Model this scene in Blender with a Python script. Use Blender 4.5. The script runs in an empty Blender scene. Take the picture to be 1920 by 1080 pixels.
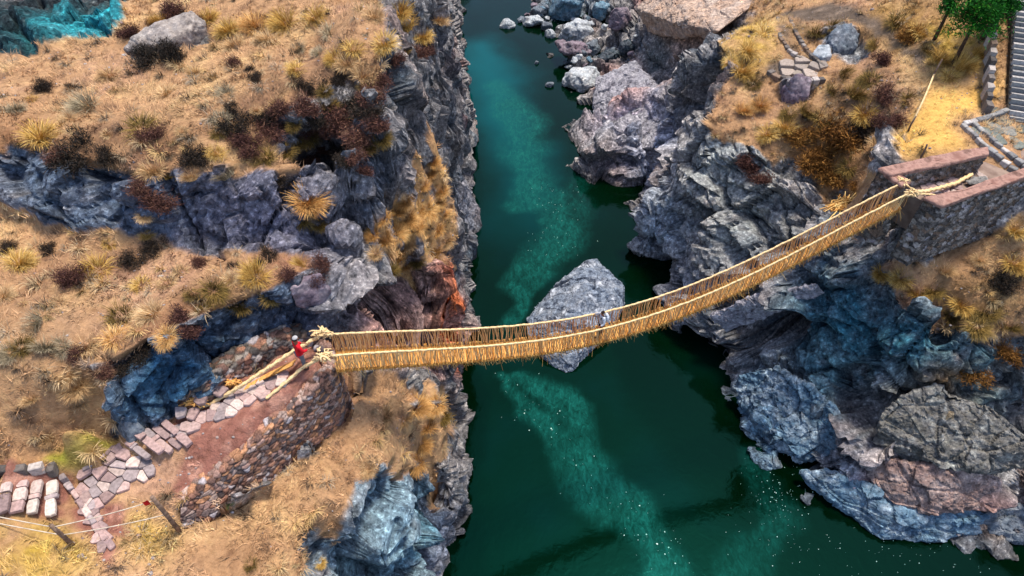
import bpy, bmesh, math, random
import numpy as np
from mathutils import Vector, Matrix
from mathutils.bvhtree import BVHTree

R = math.radians
scene = bpy.context.scene
COL = scene.collection

# ------------------------------------------------------------------ camera, sky, sun, exposure
HC, PITCH, FPX = 38.6, R(47.0), 1320.0
cam_d = bpy.data.cameras.new("camera")
cam = bpy.data.objects.new("camera", cam_d)
COL.objects.link(cam)
cam.location = (0, 0, HC)
cam.rotation_euler = (R(90) - PITCH, 0, 0)
cam_d.sensor_width = 36.0
cam_d.lens = FPX / 1920 * 36.0
cam_d.clip_start = 0.1
cam_d.clip_end = 1000
scene.camera = cam

SUN_EL, SUN_AZ = R(74), R(42)          # azimuth from +Y towards +X
world = bpy.data.worlds.new("World")
scene.world = world
world.use_nodes = True
wn = world.node_tree.nodes
sky = wn.new("ShaderNodeTexSky")
sky.sky_type = 'NISHITA'
sky.sun_disc = False
sky.sun_elevation = SUN_EL
sky.sun_rotation = SUN_AZ
sky.air_density = 0.75
sky.ozone_density = 0.4
sky.dust_density = 1.5
wn["Background"].inputs[1].default_value = 0.125
world.node_tree.links.new(sky.outputs[0], wn["Background"].inputs[0])
sun_d = bpy.data.lights.new("sun", 'SUN')
sun_d.energy = 1.8
sun_d.angle = R(11.0)
sun_d.color = (1.0, 0.93, 0.82)
sun = bpy.data.objects.new("sun", sun_d)
COL.objects.link(sun)
sd = Vector((math.sin(SUN_AZ) * math.cos(SUN_EL), math.cos(SUN_AZ) * math.cos(SUN_EL), math.sin(SUN_EL)))
sun.rotation_euler = sd.to_track_quat('Z', 'Y').to_euler()
sun.location = (20, 40, 80)
scene.view_settings.view_transform = 'Standard'
scene.view_settings.look = 'None'
scene.view_settings.exposure = 1.34
scene.view_settings.gamma = 1
scene.cycles.max_bounces = 5
scene.cycles.diffuse_bounces = 2
scene.cycles.use_denoising = True

# ------------------------------------------------------------------ helpers
SP, CP = math.sin(PITCH), math.cos(PITCH)

def ray(u, v):
    """direction from the camera through photo pixel (1920 x 1080)"""
    a, b = (u - 960) / FPX, (540 - v) / FPX
    return np.array([a, CP + b * SP, -SP + b * CP])

def at(u, v, z):
    d = ray(u, v)
    t = (z - HC) / d[2]
    return np.array([d[0] * t, d[1] * t, z])

def noise3(p, seed=0):
    """gradient noise, p (N,3) -> (N,) about -1..1"""
    p = np.asarray(p, np.float32)
    i = np.floor(p).astype(np.int64)
    f = p - i
    w = f * f * f * (f * (f * 6 - 15) + 10)
    out = 0
    for dx in (0, 1):
        for dy in (0, 1):
            for dz in (0, 1):
                h = ((i[:, 0] + dx) * 374761393 + (i[:, 1] + dy) * 668265263 + (i[:, 2] + dz) * 2147483647 + seed * 974711) & 0xffffffff
                h = ((h ^ (h >> 13)) * 1274126177) & 0xffffffff
                h = (h ^ (h >> 16))
                gx = ((h & 255) / 127.5 - 1).astype(np.float32)
                gy = (((h >> 8) & 255) / 127.5 - 1).astype(np.float32)
                gz = (((h >> 16) & 255) / 127.5 - 1).astype(np.float32)
                d = gx * (f[:, 0] - dx) + gy * (f[:, 1] - dy) + gz * (f[:, 2] - dz)
                wx = w[:, 0] if dx else 1 - w[:, 0]
                wy = w[:, 1] if dy else 1 - w[:, 1]
                wz = w[:, 2] if dz else 1 - w[:, 2]
                out = out + d * wx * wy * wz
    return out * 1.25

def fbm(p, octv=4, seed=0, ridged=False, gain=0.5):
    s, a, n = 0, 1.0, 0
    p = np.asarray(p, np.float32)
    for k in range(octv):
        v = noise3(p * (2.03 ** k) + 17.3 * k, seed + k)
        if ridged:
            v = 1 - 2 * np.abs(v)
        s = s + a * v
        n += a
        a *= gain
    return s / n

def worley(p, seed=0):
    """F1, F2 distances and a random value of the nearest cell"""
    p = np.asarray(p, np.float32)
    i = np.floor(p).astype(np.int64)
    f = p - i
    f1 = np.full(len(p), 9.0, np.float32); f2 = f1.copy(); cid = np.zeros(len(p), np.float32)
    for dx in (-1, 0, 1):
        for dy in (-1, 0, 1):
            for dz in (-1, 0, 1):
                h = ((i[:, 0] + dx) * 374761393 + (i[:, 1] + dy) * 668265263 + (i[:, 2] + dz) * 1103515245 + seed * 974711) & 0xffffffff
                h = ((h ^ (h >> 13)) * 1274126177) & 0xffffffff
                h = h ^ (h >> 16)
                ox = (h & 1023) / 1023.0; oy = ((h >> 10) & 1023) / 1023.0; oz = ((h >> 20) & 1023) / 1023.0
                d = (dx + ox - f[:, 0]) ** 2 + (dy + oy - f[:, 1]) ** 2 + (dz + oz - f[:, 2]) ** 2
                d = d.astype(np.float32)
                near = d < f1
                f2 = np.where(near, f1, np.minimum(f2, d))
                cid = np.where(near, ((h >> 5) & 255) / 255.0, cid)
                f1 = np.where(near, d, f1)
    return np.sqrt(f1), np.sqrt(f2), cid

def facets(p, seed, size, vert=1.0):
    """broken rock: every cell of a cracked solid gets its own tilted plane; returns height and crack closeness"""
    q = np.asarray(p, np.float32) * np.array([1, 1, vert], np.float32) / size
    i = np.floor(q).astype(np.int64); f = q - i
    f1 = np.full(len(q), 9.0, np.float32); f2 = f1.copy(); ht = np.zeros(len(q), np.float32)
    for dx in (-1, 0, 1):
        for dy in (-1, 0, 1):
            for dz in (-1, 0, 1):
                h = ((i[:, 0] + dx) * 374761393 + (i[:, 1] + dy) * 668265263 + (i[:, 2] + dz) * 1103515245 + seed * 974711) & 0xffffffff
                h = ((h ^ (h >> 13)) * 1274126177) & 0xffffffff
                h = h ^ (h >> 16)
                o = np.stack([dx + (h & 1023) / 1023.0 - f[:, 0], dy + ((h >> 10) & 1023) / 1023.0 - f[:, 1], dz + ((h >> 20) & 1023) / 1023.0 - f[:, 2]], 1).astype(np.float32)
                d = (o * o).sum(1)
                g = (h * 2654435761) & 0xffffffff
                n_ = np.stack([(g & 255) / 127.5 - 1, ((g >> 8) & 255) / 127.5 - 1, ((g >> 16) & 255) / 127.5 - 1], 1).astype(np.float32)
                val = -(o * n_).sum(1) + (((g >> 24) & 255) / 255.0 - .5) * .9
                near = d < f1
                f2 = np.where(near, f1, np.minimum(f2, d)); ht = np.where(near, val, ht); f1 = np.where(near, d, f1)
    return ht * size, np.sqrt(f2) - np.sqrt(f1)

def smooth(a, b, x):
    t = np.clip((x - a) / (b - a), 0, 1)
    return t * t * (3 - 2 * t)

def tag(o, label=None, cat=None, group=None, kind=None):
    if label: o["label"] = label
    if cat: o["category"] = cat
    if group: o["group"] = group
    if kind: o["kind"] = kind
    return o

def mesh_obj(name, verts, faces, mat=None, parent=None, smooth_shade=False, loc=None):
    """verts (N,3), faces: (M,3)/(M,4) array or list of tuples"""
    me = bpy.data.meshes.new(name)
    verts = np.asarray(verts, np.float32)
    if isinstance(faces, np.ndarray):
        n, k = faces.shape
        me.vertices.add(len(verts)); me.vertices.foreach_set("co", verts.ravel())
        me.loops.add(n * k); me.loops.foreach_set("vertex_index", faces.ravel().astype(np.int32))
        me.polygons.add(n); me.polygons.foreach_set("loop_start", (np.arange(n) * k).astype(np.int32))
        me.update(calc_edges=True)
    else:
        me.from_pydata([tuple(map(float, q)) for q in verts], [], [tuple(int(i) for i in f) for f in faces])
        me.update()
    if smooth_shade:
        me.polygons.foreach_set("use_smooth", np.ones(len(me.polygons), bool))
    if mat: me.materials.append(mat)
    o = bpy.data.objects.new(name, me)
    COL.objects.link(o)
    if parent: o.parent = parent
    if loc is not None: o.location = loc
    return o

def empty(name, loc=(0, 0, 0), rz=0):
    o = bpy.data.objects.new(name, None)
    COL.objects.link(o)
    o.location = loc
    o.rotation_euler = (0, 0, rz)
    return o
# ------------------------------------------------------------------ the gorge: one sheet of terrain
# (photo column, photo row, height over the water): survey points of the slopes, ledges and cliff edges
def dens(pts, step=1.2):
    w = [at(*p) for p in pts]
    out = []
    for a, b in zip(w[:-1], w[1:]):
        n = max(1, int(np.linalg.norm(b[:2] - a[:2]) / step))
        for k in range(n):
            out.append(a + (b - a) * k / n)
    out.append(w[-1])
    return out

LINES = {
 'left_water': [(862,-30,-.3),(864,0,-.3),(870,60,-.3),(873,120,-.3),(882,180,-.3),(880,230,-.3),(890,290,-.3),(888,350,-.3),(880,430,-.3),(870,490,-.3),
   (864,520,-.3),(870,565,-.3),(880,610,-.3),(880,640,-.3),(868,700,-.3),(860,760,-.3),(860,860,-.3),(864,900,-.3),(862,940,-.3),(820,965,-.3),(835,1000,-.3),(860,1040,-.3),(845,1075,-.3),(840,1180,-.3)],
 'band_two_top': [(735,265,20.1),(640,290,20.5),(520,312,20.5),(400,332,20.5),(250,335,20.5),(120,305,20.5),(0,275,20.5),(-150,250,20.5)],
 'band_two_base': [(-150,360,18.4),(0,390,18.4),(130,425,18.4),(250,445,18.4),(400,465,18.2),(500,482,18),(600,480,17.3)],
 'band_one_top': [(80,862,15.6),(150,800,16.2),(205,745,16.9),(230,705,17.5),(300,660,17.8),(400,612,17.9),(500,565,17.8),(580,535,17.5),(625,515,17)],
 'band_one_base': [(20,892,15),(100,874,14.9),(190,812,14.7),(280,793,15.1),(350,752,15.4),(450,702,15.6),(550,652,15.6),(615,618,15)],
 'path': [(0,935,15.6),(60,935,14.9),(110,935,14.35),(170,915,14.3),(230,870,14.4),(270,850,14.6),(300,832,14.9),(330,815,15.1),(360,790,15.3),(450,745,15.4),(540,700,15.5),(605,660,15.6)],
 'ramp': [(300,900,14.45),(360,890,14.6),(420,855,14.9),(480,805,15.15),(560,745,15.4),(600,705,15.6)],
 'wall_foot': [(335,985,13.9),(390,970,13.6),(440,938,13.4),(540,860,13.1),(590,820,13.0),(632,790,12.9)],
 'wall_head': [(352,942,14.45),(400,905,14.5),(460,852,14.7),(540,778,15.1),(605,706,15.5)],
 'right_water': [(1030,-30,-.3),(1000,10,-.3),(1000,45,-.3),(1040,90,-.3),(1060,125,-.3),(1055,155,-.3),(1110,172,-.3),(1105,215,-.3),(1130,255,-.3),(1180,300,-.3),(1215,328,-.3),(1175,385,-.3),
   (1205,430,-.3),(1240,500,-.3),(1245,545,-.3),(1275,640,-.3),(1300,657,-.3),(1345,655,-.3),(1378,700,-.3),(1372,745,-.3),(1400,790,-.3),(1470,862,-.3),(1500,890,-.3),(1550,930,-.3),(1640,1012,-.3),(1700,1022,-.3),(1830,995,-.3),(1920,1035,-.3),(2040,1070,-.3),(2200,1120,-.3)],
 'promontory_edge': [(1345,85,12.8),(1290,118,11.2),(1308,170,10.6),(1300,250,9.6),(1270,320,8),(1238,355,6)],
 'right_edge': [(1560,480,9.5),(1640,560,9.4),(1700,585,10.2),(1800,622,10.2),(1920,632,10.4),(2080,650,10.5)],
}
PTS = [
 # upper left plateau and what lies beyond it
 (400,100,21.1),(600,100,21.3),(700,50,20.3),(250,200,20.8),(550,220,20.8),(100,200,20.6),(680,200,20.8),(0,125,20.7),(80,95,20.8),(230,72,20.9),(250,20,21),(420,-30,21.5),
 (600,-40,20.6),(760,-45,18.6),(120,80,12),(150,50,10),(60,20,11),(200,-20,13),(0,-30,15),(30,60,9),(-150,50,10),(-250,150,20.5),(-200,300,20.5),
 # lower left terrace
 (0,850,16.5),(100,790,17),(0,700,17.9),(150,650,18),(0,560,18.2),(200,560,18.1),(350,520,18.1),(0,450,18.3),(150,460,18.3),(300,480,18.2),(450,505,18.1),(560,500,17.9),(-150,500,18.6),(-150,700,18.3),(-150,850,17),
 (250,600,18),(100,720,17.7),
 # rock face between plateau and recess
 (640,400,18.6),(700,350,19),(700,430,16.8),(660,490,16),(625,550,15.4),(680,545,13),(640,605,12),(690,590,10),(560,400,18.9),
 # gully and slope under the bridge, lower left cliff
 (700,640,7.6),(780,640,7.4),(700,610,8.6),(650,650,10),(735,686,7.6),(800,690,5.5),(850,680,1.5),
 (690,716,12.1),(735,722,11.4),(780,736,9.6),(665,735,12.6),(760,762,10.7),(735,800,11),(660,850,12.3),(680,890,11.8),(745,890,11),(700,970,8.3),(640,960,12.2),(655,1080,11),
 (560,1000,12.8),(560,1090,12.5),(420,1090,13.8),(420,1010,13.6),(250,1060,14.2),(100,1060,14.8),(0,1010,15.2),(0,1100,15.5),(-150,1000,16),(130,1000,14.35),(690,1080,7.0),(790,1000,5),(800,1100,4),(770,930,8),(830,930,5),
 (222,838,14.45),(262,858,14.5),(296,882,14.4),(240,915,14.25),(180,952,14.2),(133,902,14.3),(200,880,14.35),(205,846,14.4),(160,880,14.4),
 (60,985,14.9),(220,960,14.2),(500,930,13),(590,870,12.8),
 # right bank: rubble shore, knob beyond, promontory
 (1120,95,.6),(1160,45,1.0),(1090,30,.6),(1170,120,1.3),(1060,60,.3),(1185,135,2),(1210,70,4),(1225,15,7),(1300,10,9.5),(1400,10,11.5),(1260,95,5),(1180,180,4.4),(1125,205,2.6),(1150,240,3.6),(1150,190,3.6),(1185,282,2.8),(1195,235,4.4),(1230,200,4.8),(1245,255,4.2),(1205,285,2.8),
 (1225,150,3.5),(1265,290,3.6),(1275,160,3.8),(1235,340,1.6),
 (1355,250,11.5),(1400,150,13),(1385,60,13.4),(1480,40,14.4),(1500,130,14),(1600,100,14.8),(1700,100,16),(1850,50,18),(1880,-30,19),(1600,-30,15.5),(1500,-30,14),(1400,-30,12.4),(1300,-40,10),
 (1500,200,13.4),(1620,180,14.9),(1760,200,16),(1850,200,16.1),(1905,250,16),(1500,300,11.2),(1410,285,11.4),(1425,220,12.2),(1450,350,9.8),(1555,375,10.4),(1600,300,12.5),(1655,290,14.8),(1705,270,15.8),(1640,330,13.2),(1585,400,10.2),(1990,200,16.4),(1990,80,18.5),
 (1350,390,7.3),(1255,420,3.6),(1305,490,4.2),(1400,440,7.2),(1490,440,8.6),(1440,505,6.6),(1310,570,2.2),(1390,520,5.4),(1500,525,7.4),(1290,360,7.4),(1330,310,9.8),
 (1440,600,3.6),(1500,650,3.8),(1560,560,7.2),(1620,490,11),(1700,505,11.6),(1720,500,11.9),(1800,545,11.4),(1850,450,12.8),(1930,410,13.4),(2050,420,14),(1660,430,11.6),(1760,470,12.2),
 (1330,610,1.5),(1390,640,2.4),
 (1420,700,2.5),(1600,690,5),(1700,690,5.8),(1850,700,7),(1920,740,6.5),(1500,780,2.2),(1600,790,4),(1750,780,5.6),(1880,830,5),(1560,870,1.4),(1640,850,3.4),(1800,880,4),(1870,900,3.6),(1560,905,.8),
 (1650,955,1.4),(1800,960,1.5),(1890,930,.9),(2000,900,4),(2080,800,7),(1470,820,1.4),(1430,770,1.6),(1900,990,.5),
 # abutment platform ground
 (1690,350,14.5),(1740,380,15),(1800,340,15.8),(1880,320,15.9),(1950,340,15.9),(1760,430,12.6),
]
WORLD_PTS = [(-5.35,26.3,20.1),(-5.35,28.2,20.4),(-5.2,30.3,20.2),(-5.0,33,19.3),(-4.8,36,18.2),(-4.2,40,17.2),(-4.2,43.5,16.8),(-4.5,47.5,16.8),(-5.5,52,16.8),(-6.3,57,17),(-7.5,66,17.5),
 (-4.5,28.5,17.2),(-3.9,30.6,14.9),(-3.6,31.4,12.2),(-3.6,28,12.5),(-4.7,26.9,15.2),(-6,25,15.9),(-6.2,24.5,14.9),(-6,24.7,13.5),(-4.8,25.7,13),(-5.8,25.4,9),(-3.9,25.5,9.8),(-4.5,24.9,7.5),(-4.2,33.5,11),(-4.4,36,12),
 (-3.8,21.4,6.3),(-3.6,18.4,6.2),(-3.9,16.9,7.6),(-12,62,18),(-9,75,15),(-11,100,14),(-40,70,16),(-40,100,16),(-40,40,20),(-40,10,18.5),(-20,-3,16),(-7,-3,8),(-30,0,17),
 (30,95,20),(55,75,25),(60,40,22),(60,15,14),(45,0,8),(30,2,3),(10,112,-.5),(20,80,9),(35,70,17),(20,100,9),(-45,60,16)]
for x in (2, 8, 14): WORLD_PTS.append((x, -4, -3))
for u, v in [(950,-20),(950,60),(950,130),(980,200),(1000,280),(1020,350),(1020,430),(1000,500),(1050,560),(1050,640),(1100,720),(1150,800),(1000,800),(950,700),(960,600),(1300,900),(1000,950),(1100,1050),(1300,1000),(1450,1000),(900,1050),(1250,750),(940,400),(940,280),(1100,420),(1150,500),(1250,840),(1500,1060),(1800,1100),(1650,1100),(920,850),(1050,230),(1200,1150),(950,1150)]:
    PTS.append((u, v, -3.0))
ctrl = [at(*p) for p in PTS] + [np.array(p, float) for p in WORLD_PTS]
for k, l in LINES.items():
    ctrl += dens(l, 0.55 if 'band' in k else 1.1)
ctrl = np.array(ctrl)
# drop near-coincident points
keep = []
for i, c in enumerate(ctrl):
    if all(np.hypot(*(ctrl[j, :2] - c[:2])) > 0.25 for j in keep): keep.append(i)
ctrl = ctrl[keep]
EPS = 0.25
def kern(a, b): return np.sqrt(((a[:, None, :] - b[None, :, :]) ** 2).sum(-1) + EPS * EPS)
cx = ctrl[:, :2]
A = kern(cx, cx) + np.eye(len(cx)) * -0.06
n = len(cx)
Pm = np.hstack([np.ones((n, 1)), cx / 50])
M = np.block([[A, Pm], [Pm.T, np.zeros((3, 3))]])
sol = np.linalg.solve(M, np.concatenate([ctrl[:, 2], np.zeros(3)]))
W, PC = sol[:n], sol[n:]
GX0, GX1, GY0, GY1, GS = -62.0, 84.0, -6.0, 114.0, 0.22
gx = np.arange(GX0, GX1 + GS, GS); gy = np.arange(GY0, GY1 + GS, GS)
QX, QY = np.meshgrid(gx, gy)
q = np.stack([QX.ravel(), QY.ravel()], 1)
H0 = np.empty(len(q), np.float32)
c32, W32 = cx.astype(np.float32), W.astype(np.float32)
for i in range(0, len(q), 20000):
    b = q[i:i + 20000].astype(np.float32)
    d2 = (b[:, 0:1] - c32[None, :, 0]) ** 2 + (b[:, 1:2] - c32[None, :, 1]) ** 2
    H0[i:i + 20000] = np.sqrt(d2 + EPS * EPS) @ W32 + PC[0] + (b @ PC[1:].astype(np.float32)) / 50
H0 = H0.reshape(QX.shape)

def hgt(x, y):
    fx = np.clip((np.asarray(x) - GX0) / GS, 0, len(gx) - 1.001); fy = np.clip((np.asarray(y) - GY0) / GS, 0, len(gy) - 1.001)
    ix, iy = fx.astype(int), fy.astype(int)
    a, b = fx - ix, fy - iy
    return (H0[iy, ix] * (1 - a) * (1 - b) + H0[iy, ix + 1] * a * (1 - b) + H0[iy + 1, ix] * (1 - a) * b + H0[iy + 1, ix + 1] * a * b)

# fan-shaped grid, refined where the ground is steep
NX, NY = 880, 660
ty = np.linspace(0, 1, NY)
yy = 0.5 + 108 * (ty ** 1.75)
tx = np.linspace(-1, 1, NX)
half = 30 + 0.48 * yy
PX = tx[None, :] * half[:, None] + 4.0 + yy[:, None] * 0.06
PY = np.repeat(yy[:, None], NX, 1)
def resample(Xs, Ys, axis, blend, gain):
    Z = hgt(Xs, Ys)
    dx = np.diff(Xs, axis=axis); dy = np.diff(Ys, axis=axis); dz = np.diff(Z, axis=axis)
    flat = np.sqrt(dx * dx + dy * dy)
    w = flat + gain * np.abs(dz)
    w = w / w.sum(axis, keepdims=True)
    f = flat / flat.sum(axis, keepdims=True)
    w = blend * w + (1 - blend) * f
    # smooth the density between neighbouring lines
    k = np.exp(-0.5 * (np.arange(-24, 25) / 9.0) ** 2); k /= k.sum()
    w = np.apply_along_axis(lambda r: np.convolve(np.pad(r, 24, 'edge'), k, 'valid'), 1 - axis, w)
    c = np.cumsum(w, axis); c = c / np.take(c, [-1], axis)
    z0 = np.zeros_like(np.take(c, [0], axis)); c = np.concatenate([z0, c], axis)
    nX, nY = Xs.copy(), Ys.copy()
    N = Xs.shape[axis]
    s = np.linspace(0, 1, N)
    if axis == 1:
        fl = np.concatenate([np.zeros((Xs.shape[0], 1)), np.cumsum(f, 1)], 1)
        for r in range(Xs.shape[0]):
            nX[r] = np.interp(s, c[r], Xs[r]); nY[r] = np.interp(s, c[r], Ys[r])
    else:
        # keep the row spacing that grows with distance: follow the old parameter
        fl0 = np.concatenate([np.zeros((1, Xs.shape[1])), np.cumsum(f, 0)], 0)
        for r in range(Xs.shape[1]):
            g = np.interp(np.linspace(0, 1, N), np.linspace(0, 1, N), fl0[:, r])
            nX[:, r] = np.interp(g, c[:, r], Xs[:, r]); nY[:, r] = np.interp(g, c[:, r], Ys[:, r])
    return nX, nY
PX, PY = resample(PX, PY, 1, 0.85, 1.0)
PX, PY = resample(PX, PY, 0, 0.8, 1.0)
PX, PY = resample(PX, PY, 1, 0.8, 1.0)
PZ = hgt(PX, PY).astype(np.float32)
def normals(P):
    du = np.gradient(P, axis=1); dv = np.gradient(P, axis=0)
    nn = np.cross(du, dv); return nn / (np.linalg.norm(nn, axis=-1, keepdims=True) + 1e-9)
P3 = np.stack([PX, PY, PZ], -1).astype(np.float32)
N3 = normals(P3)
slope0 = 1 - N3[..., 2]                     # 0 flat, 1 vertical

# coarse ray lookup for placing things
def coarse_bvh(P, st):
    S = P[::st, ::st]; h, w = S.shape[:2]
    idx = np.arange(h * w).reshape(h, w)
    f = np.stack([idx[:-1, :-1], idx[:-1, 1:], idx[1:, 1:], idx[1:, :-1]], -1).reshape(-1, 4)
    return BVHTree.FromPolygons(S.reshape(-1, 3).tolist(), f.tolist())
# ------------------------------------------------------------------ rock, grass and earth on the terrain
bvh0 = coarse_bvh(P3, 2)
def hit(u, v, tree=None, water=True):
    d = Vector(ray(u, v)).normalized()
    loc, nor, i, dist = (tree or bvh0).ray_cast(Vector((0, 0, HC)), d)
    tw = -HC / d.z
    if loc is None or (water and tw < dist): return np.array([0, 0, HC]) + np.array(d) * tw
    return np.array(loc)

def outline(poly, step=18):
    """trace a photo outline onto the ground: plan polygon"""
    out = []
    for a, b in zip(poly, poly[1:] + poly[:1]):
        m = max(1, int(math.hypot(b[0] - a[0], b[1] - a[1]) / step))
        for k in range(m):
            out.append(hit(a[0] + (b[0] - a[0]) * k / m, a[1] + (b[1] - a[1]) * k / m)[:2])
    return np.array(out)

def inside(poly, x, y):
    res = np.zeros(x.shape, bool)
    lo, hi = poly.min(0), poly.max(0)
    box = np.where((x >= lo[0]) & (x <= hi[0]) & (y >= lo[1]) & (y <= hi[1]))
    px, py = x[box], y[box]
    r = np.zeros(px.shape, bool)
    j = len(poly) - 1
    for i in range(len(poly)):
        xi, yi = poly[i]; xj, yj = poly[j]
        c = ((yi > py) != (yj > py))
        with np.errstate(divide='ignore', invalid='ignore'):
            r ^= c & (px < (xj - xi) * (py - yi) / (yj - yi + 1e-12) + xi)
        j = i
    res[box] = r
    return res

def blur(a, s):
    r = int(s * 2.5); k = np.exp(-0.5 * (np.arange(-r, r + 1) / s) ** 2); k /= k.sum()
    for ax in (0, 1):
        a = np.apply_along_axis(lambda q: np.convolve(np.pad(q, r, 'edge'), k, 'valid'), ax, a)
    return a

flat = P3.reshape(-1, 3)
JX = PX + 0.5 * noise3(flat / 0.9, 3).reshape(NY, NX) + 0.25 * noise3(flat / 0.35, 5).reshape(NY, NX)
JY = PY + 0.5 * noise3(flat / 0.9, 4).reshape(NY, NX) + 0.25 * noise3(flat / 0.35, 6).reshape(NY, NX)
def mask(polys, soft=1.5, jitter=True):
    m = np.zeros((NY, NX), bool)
    for p in polys:
        m |= inside(outline(p), JX if jitter else PX, JY if jitter else PY)
    return blur(m.astype(np.float32), soft)

ROCK = [
 [(0,268),(120,300),(250,335),(330,330),(430,322),(560,318),(640,285),(735,262),(752,300),(740,350),(705,400),(690,450),(760,500),(735,560),(640,640),(605,625),(620,560),(600,500),(520,470),(420,478),(330,455),(280,440),(200,438),(100,425),(40,388),(0,380)],
 [(210,725),(260,680),(330,655),(380,612),(450,590),(520,565),(620,545),(640,600),(600,640),(520,672),(440,715),(350,765),(285,800),(215,780)],
 [(735,90),(800,100),(862,110),(900,250),(900,420),(860,500),(830,490),(868,400),(850,330),(790,290),(745,290),(725,220)],
 [(620,620),(700,560),(840,490),(900,600),(890,700),(850,715),(720,712),(650,700)],
 [(665,900),(720,885),(790,900),(800,850),(840,740),(900,740),(880,1100),(650,1110),(660,1000)],
 [(1000,-40),(1420,-40),(1400,30),(1355,85),(1370,150),(1300,250),(1400,330),(1480,300),(1530,330),(1545,400),(1500,460),(1560,480),(1640,470),(1650,540),(1720,580),(1800,620),(1890,640),(1990,650),(2000,1080),(1200,1060),(1000,400)],
 [(230,95),(380,48),(392,68),(300,100),(240,112)],
 [(-50,-60),(250,-60),(230,60),(80,92),(-50,120)],
 [(1540,55),(1610,55),(1640,100),(1590,120),(1540,100)],[(1465,160),(1520,160),(1515,210),(1470,205)],
]
GRASS = [
 [(790,298),(850,325),(858,390),(845,470),(780,500),(735,505),(695,430),(770,375)],
 [(1640,480),(1700,500),(1740,500),(1920,400),(1990,420),(1990,640),(1890,640),(1800,622),(1720,582),(1660,545)],
 [(-60,600),(0,630),(120,660),(185,690),(214,728),(206,790),(190,822),(90,866),(0,878),(-60,880)],
 [(638,800),(640,712),(690,704),(740,708),(790,722),(752,745),(745,770),(830,735),(850,790),(820,885),(745,880),(660,890),(630,1000),(500,1000)],
 [(1480,180),(1600,190),(1640,250),(1640,330),(1590,360),(1530,350),(1500,280),(1440,270),(1400,240)],
 [(1545,405),(1610,345),(1640,355),(1600,400)],
 [(600,640),(640,700),(640,800),(300,1000),(60,960),(0,960),(0,890),(190,830),(300,815),(470,712)],
]
ORANGE = [[(690,430),(740,378),(800,360),(845,380),(850,430),(800,480),(735,495)],[(785,300),(850,328),(840,380),(790,370)]]
STAIN = [[(824,500),(850,500),(858,570),(866,640),(836,650),(816,600)],[(640,590),(760,545),(840,520),(885,640),(780,640),(680,640)]]
PINK = [[(630,600),(760,540),(840,510),(890,640),(870,690),(650,690)],[(1110,135),(1200,115),(1215,190),(1130,200)],[(1190,-30),(1420,-30),(1395,20),(1330,45),(1230,30),(1190,20)],[(1620,880),(1700,870),(1800,900),(1870,900),(1860,940),(1740,960),(1660,940)]]
EARTH = [
 [(330,905),(352,850),(322,835),(300,810),(350,760),(440,712),(540,660),(600,640),(628,650),(632,690),(600,726),(540,782),(470,845),(400,895),(352,925)],
 [(1450,30),(1560,5),(1640,30),(1700,80),(1760,140),(1745,150),(1690,95),(1600,45),(1500,40)],
 [(1460,30),(1490,90),(1530,130),(1500,150),(1450,140),(1440,125),(1490,110),(1462,60)],
 [(130,950),(160,940),(220,1040),(225,1065),(190,1050)],[(180,960),(240,940),(240,1000),(205,1010)],
 [(0,870),(110,872),(130,905),(120,960),(0,980)],
]
SAND = [[(1690,250),(1745,165),(1800,165),(1865,150),(1868,190),(1775,228),(1815,268),(1760,285),(1690,300),(1660,290)]]
YELLOW = [[(0,985),(100,975),(160,1030),(210,1060),(100,1085),(0,1085)],[(240,945),(330,985),(320,1010),(260,1060),(220,1010)],[(90,850),(210,820),(205,850),(150,878),(90,872)],
 [(1360,70),(1440,25),(1460,60),(1440,120),(1380,150),(1355,110)],[(1600,20),(1700,20),(1850,60),(1870,140),(1760,140),(1700,90)]]
GREY_GRASS = [[(1700,-20),(1860,-20),(1850,50),(1760,40)]]

slope = blur(slope0, 2.0)
rock = smooth(0.24, 0.42, slope + 0.06 * noise3(flat / 1.1, 8).reshape(NY, NX))
mr = mask(ROCK); mg = mask(GRASS)
rock = np.clip(np.maximum(rock, mr) * (1 - mg), 0, 1)
shore = smooth(1.2, 0.3, PZ) * (PX > 2)
rock = np.maximum(rock, shore)
earth = mask(EARTH, 1.2)
rock = rock * (1 - earth)

# ---- caves and overhangs: push the face back under its brow
Nb = np.stack([blur(N3[..., k], 5.0) for k in range(3)], -1)
Nb /= np.linalg.norm(Nb, axis=-1, keepdims=True) + 1e-9
disp = np.zeros_like(P3)
CAVES = [((1440,592),2.2,1.7,9.0),((1415,610),1.6,1.3,6.0),((1395,640),1.3,1.0,2.0),((1297,200),1.8,3.6,6.0),((1305,160),1.5,2.6,5.0),((1610,765),1.7,1.2,5.0),((1410,500),1.6,.5,1.8),((1545,885),1.6,.6,3.2),((1610,905),1.4,.5,2.4),((1885,905),1.5,1.0,4.2),((1330,652),1.6,.9,3.0),
 ((700,560),2.2,1.6,1.6),((775,560),1.8,1.5,1.4),((830,962),1.0,1.6,1.8),((1640,880),1.6,.6,1.0),((1700,770),1.5,.7,1.2),((1260,330),1.0,1.4,1.3),((1480,400),2.2,.5,.8),((1400,490),2.0,.5,.9),((1620,250),.9,1.6,1.2),((640,1090),1.2,1.2,1.0)]
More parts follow.
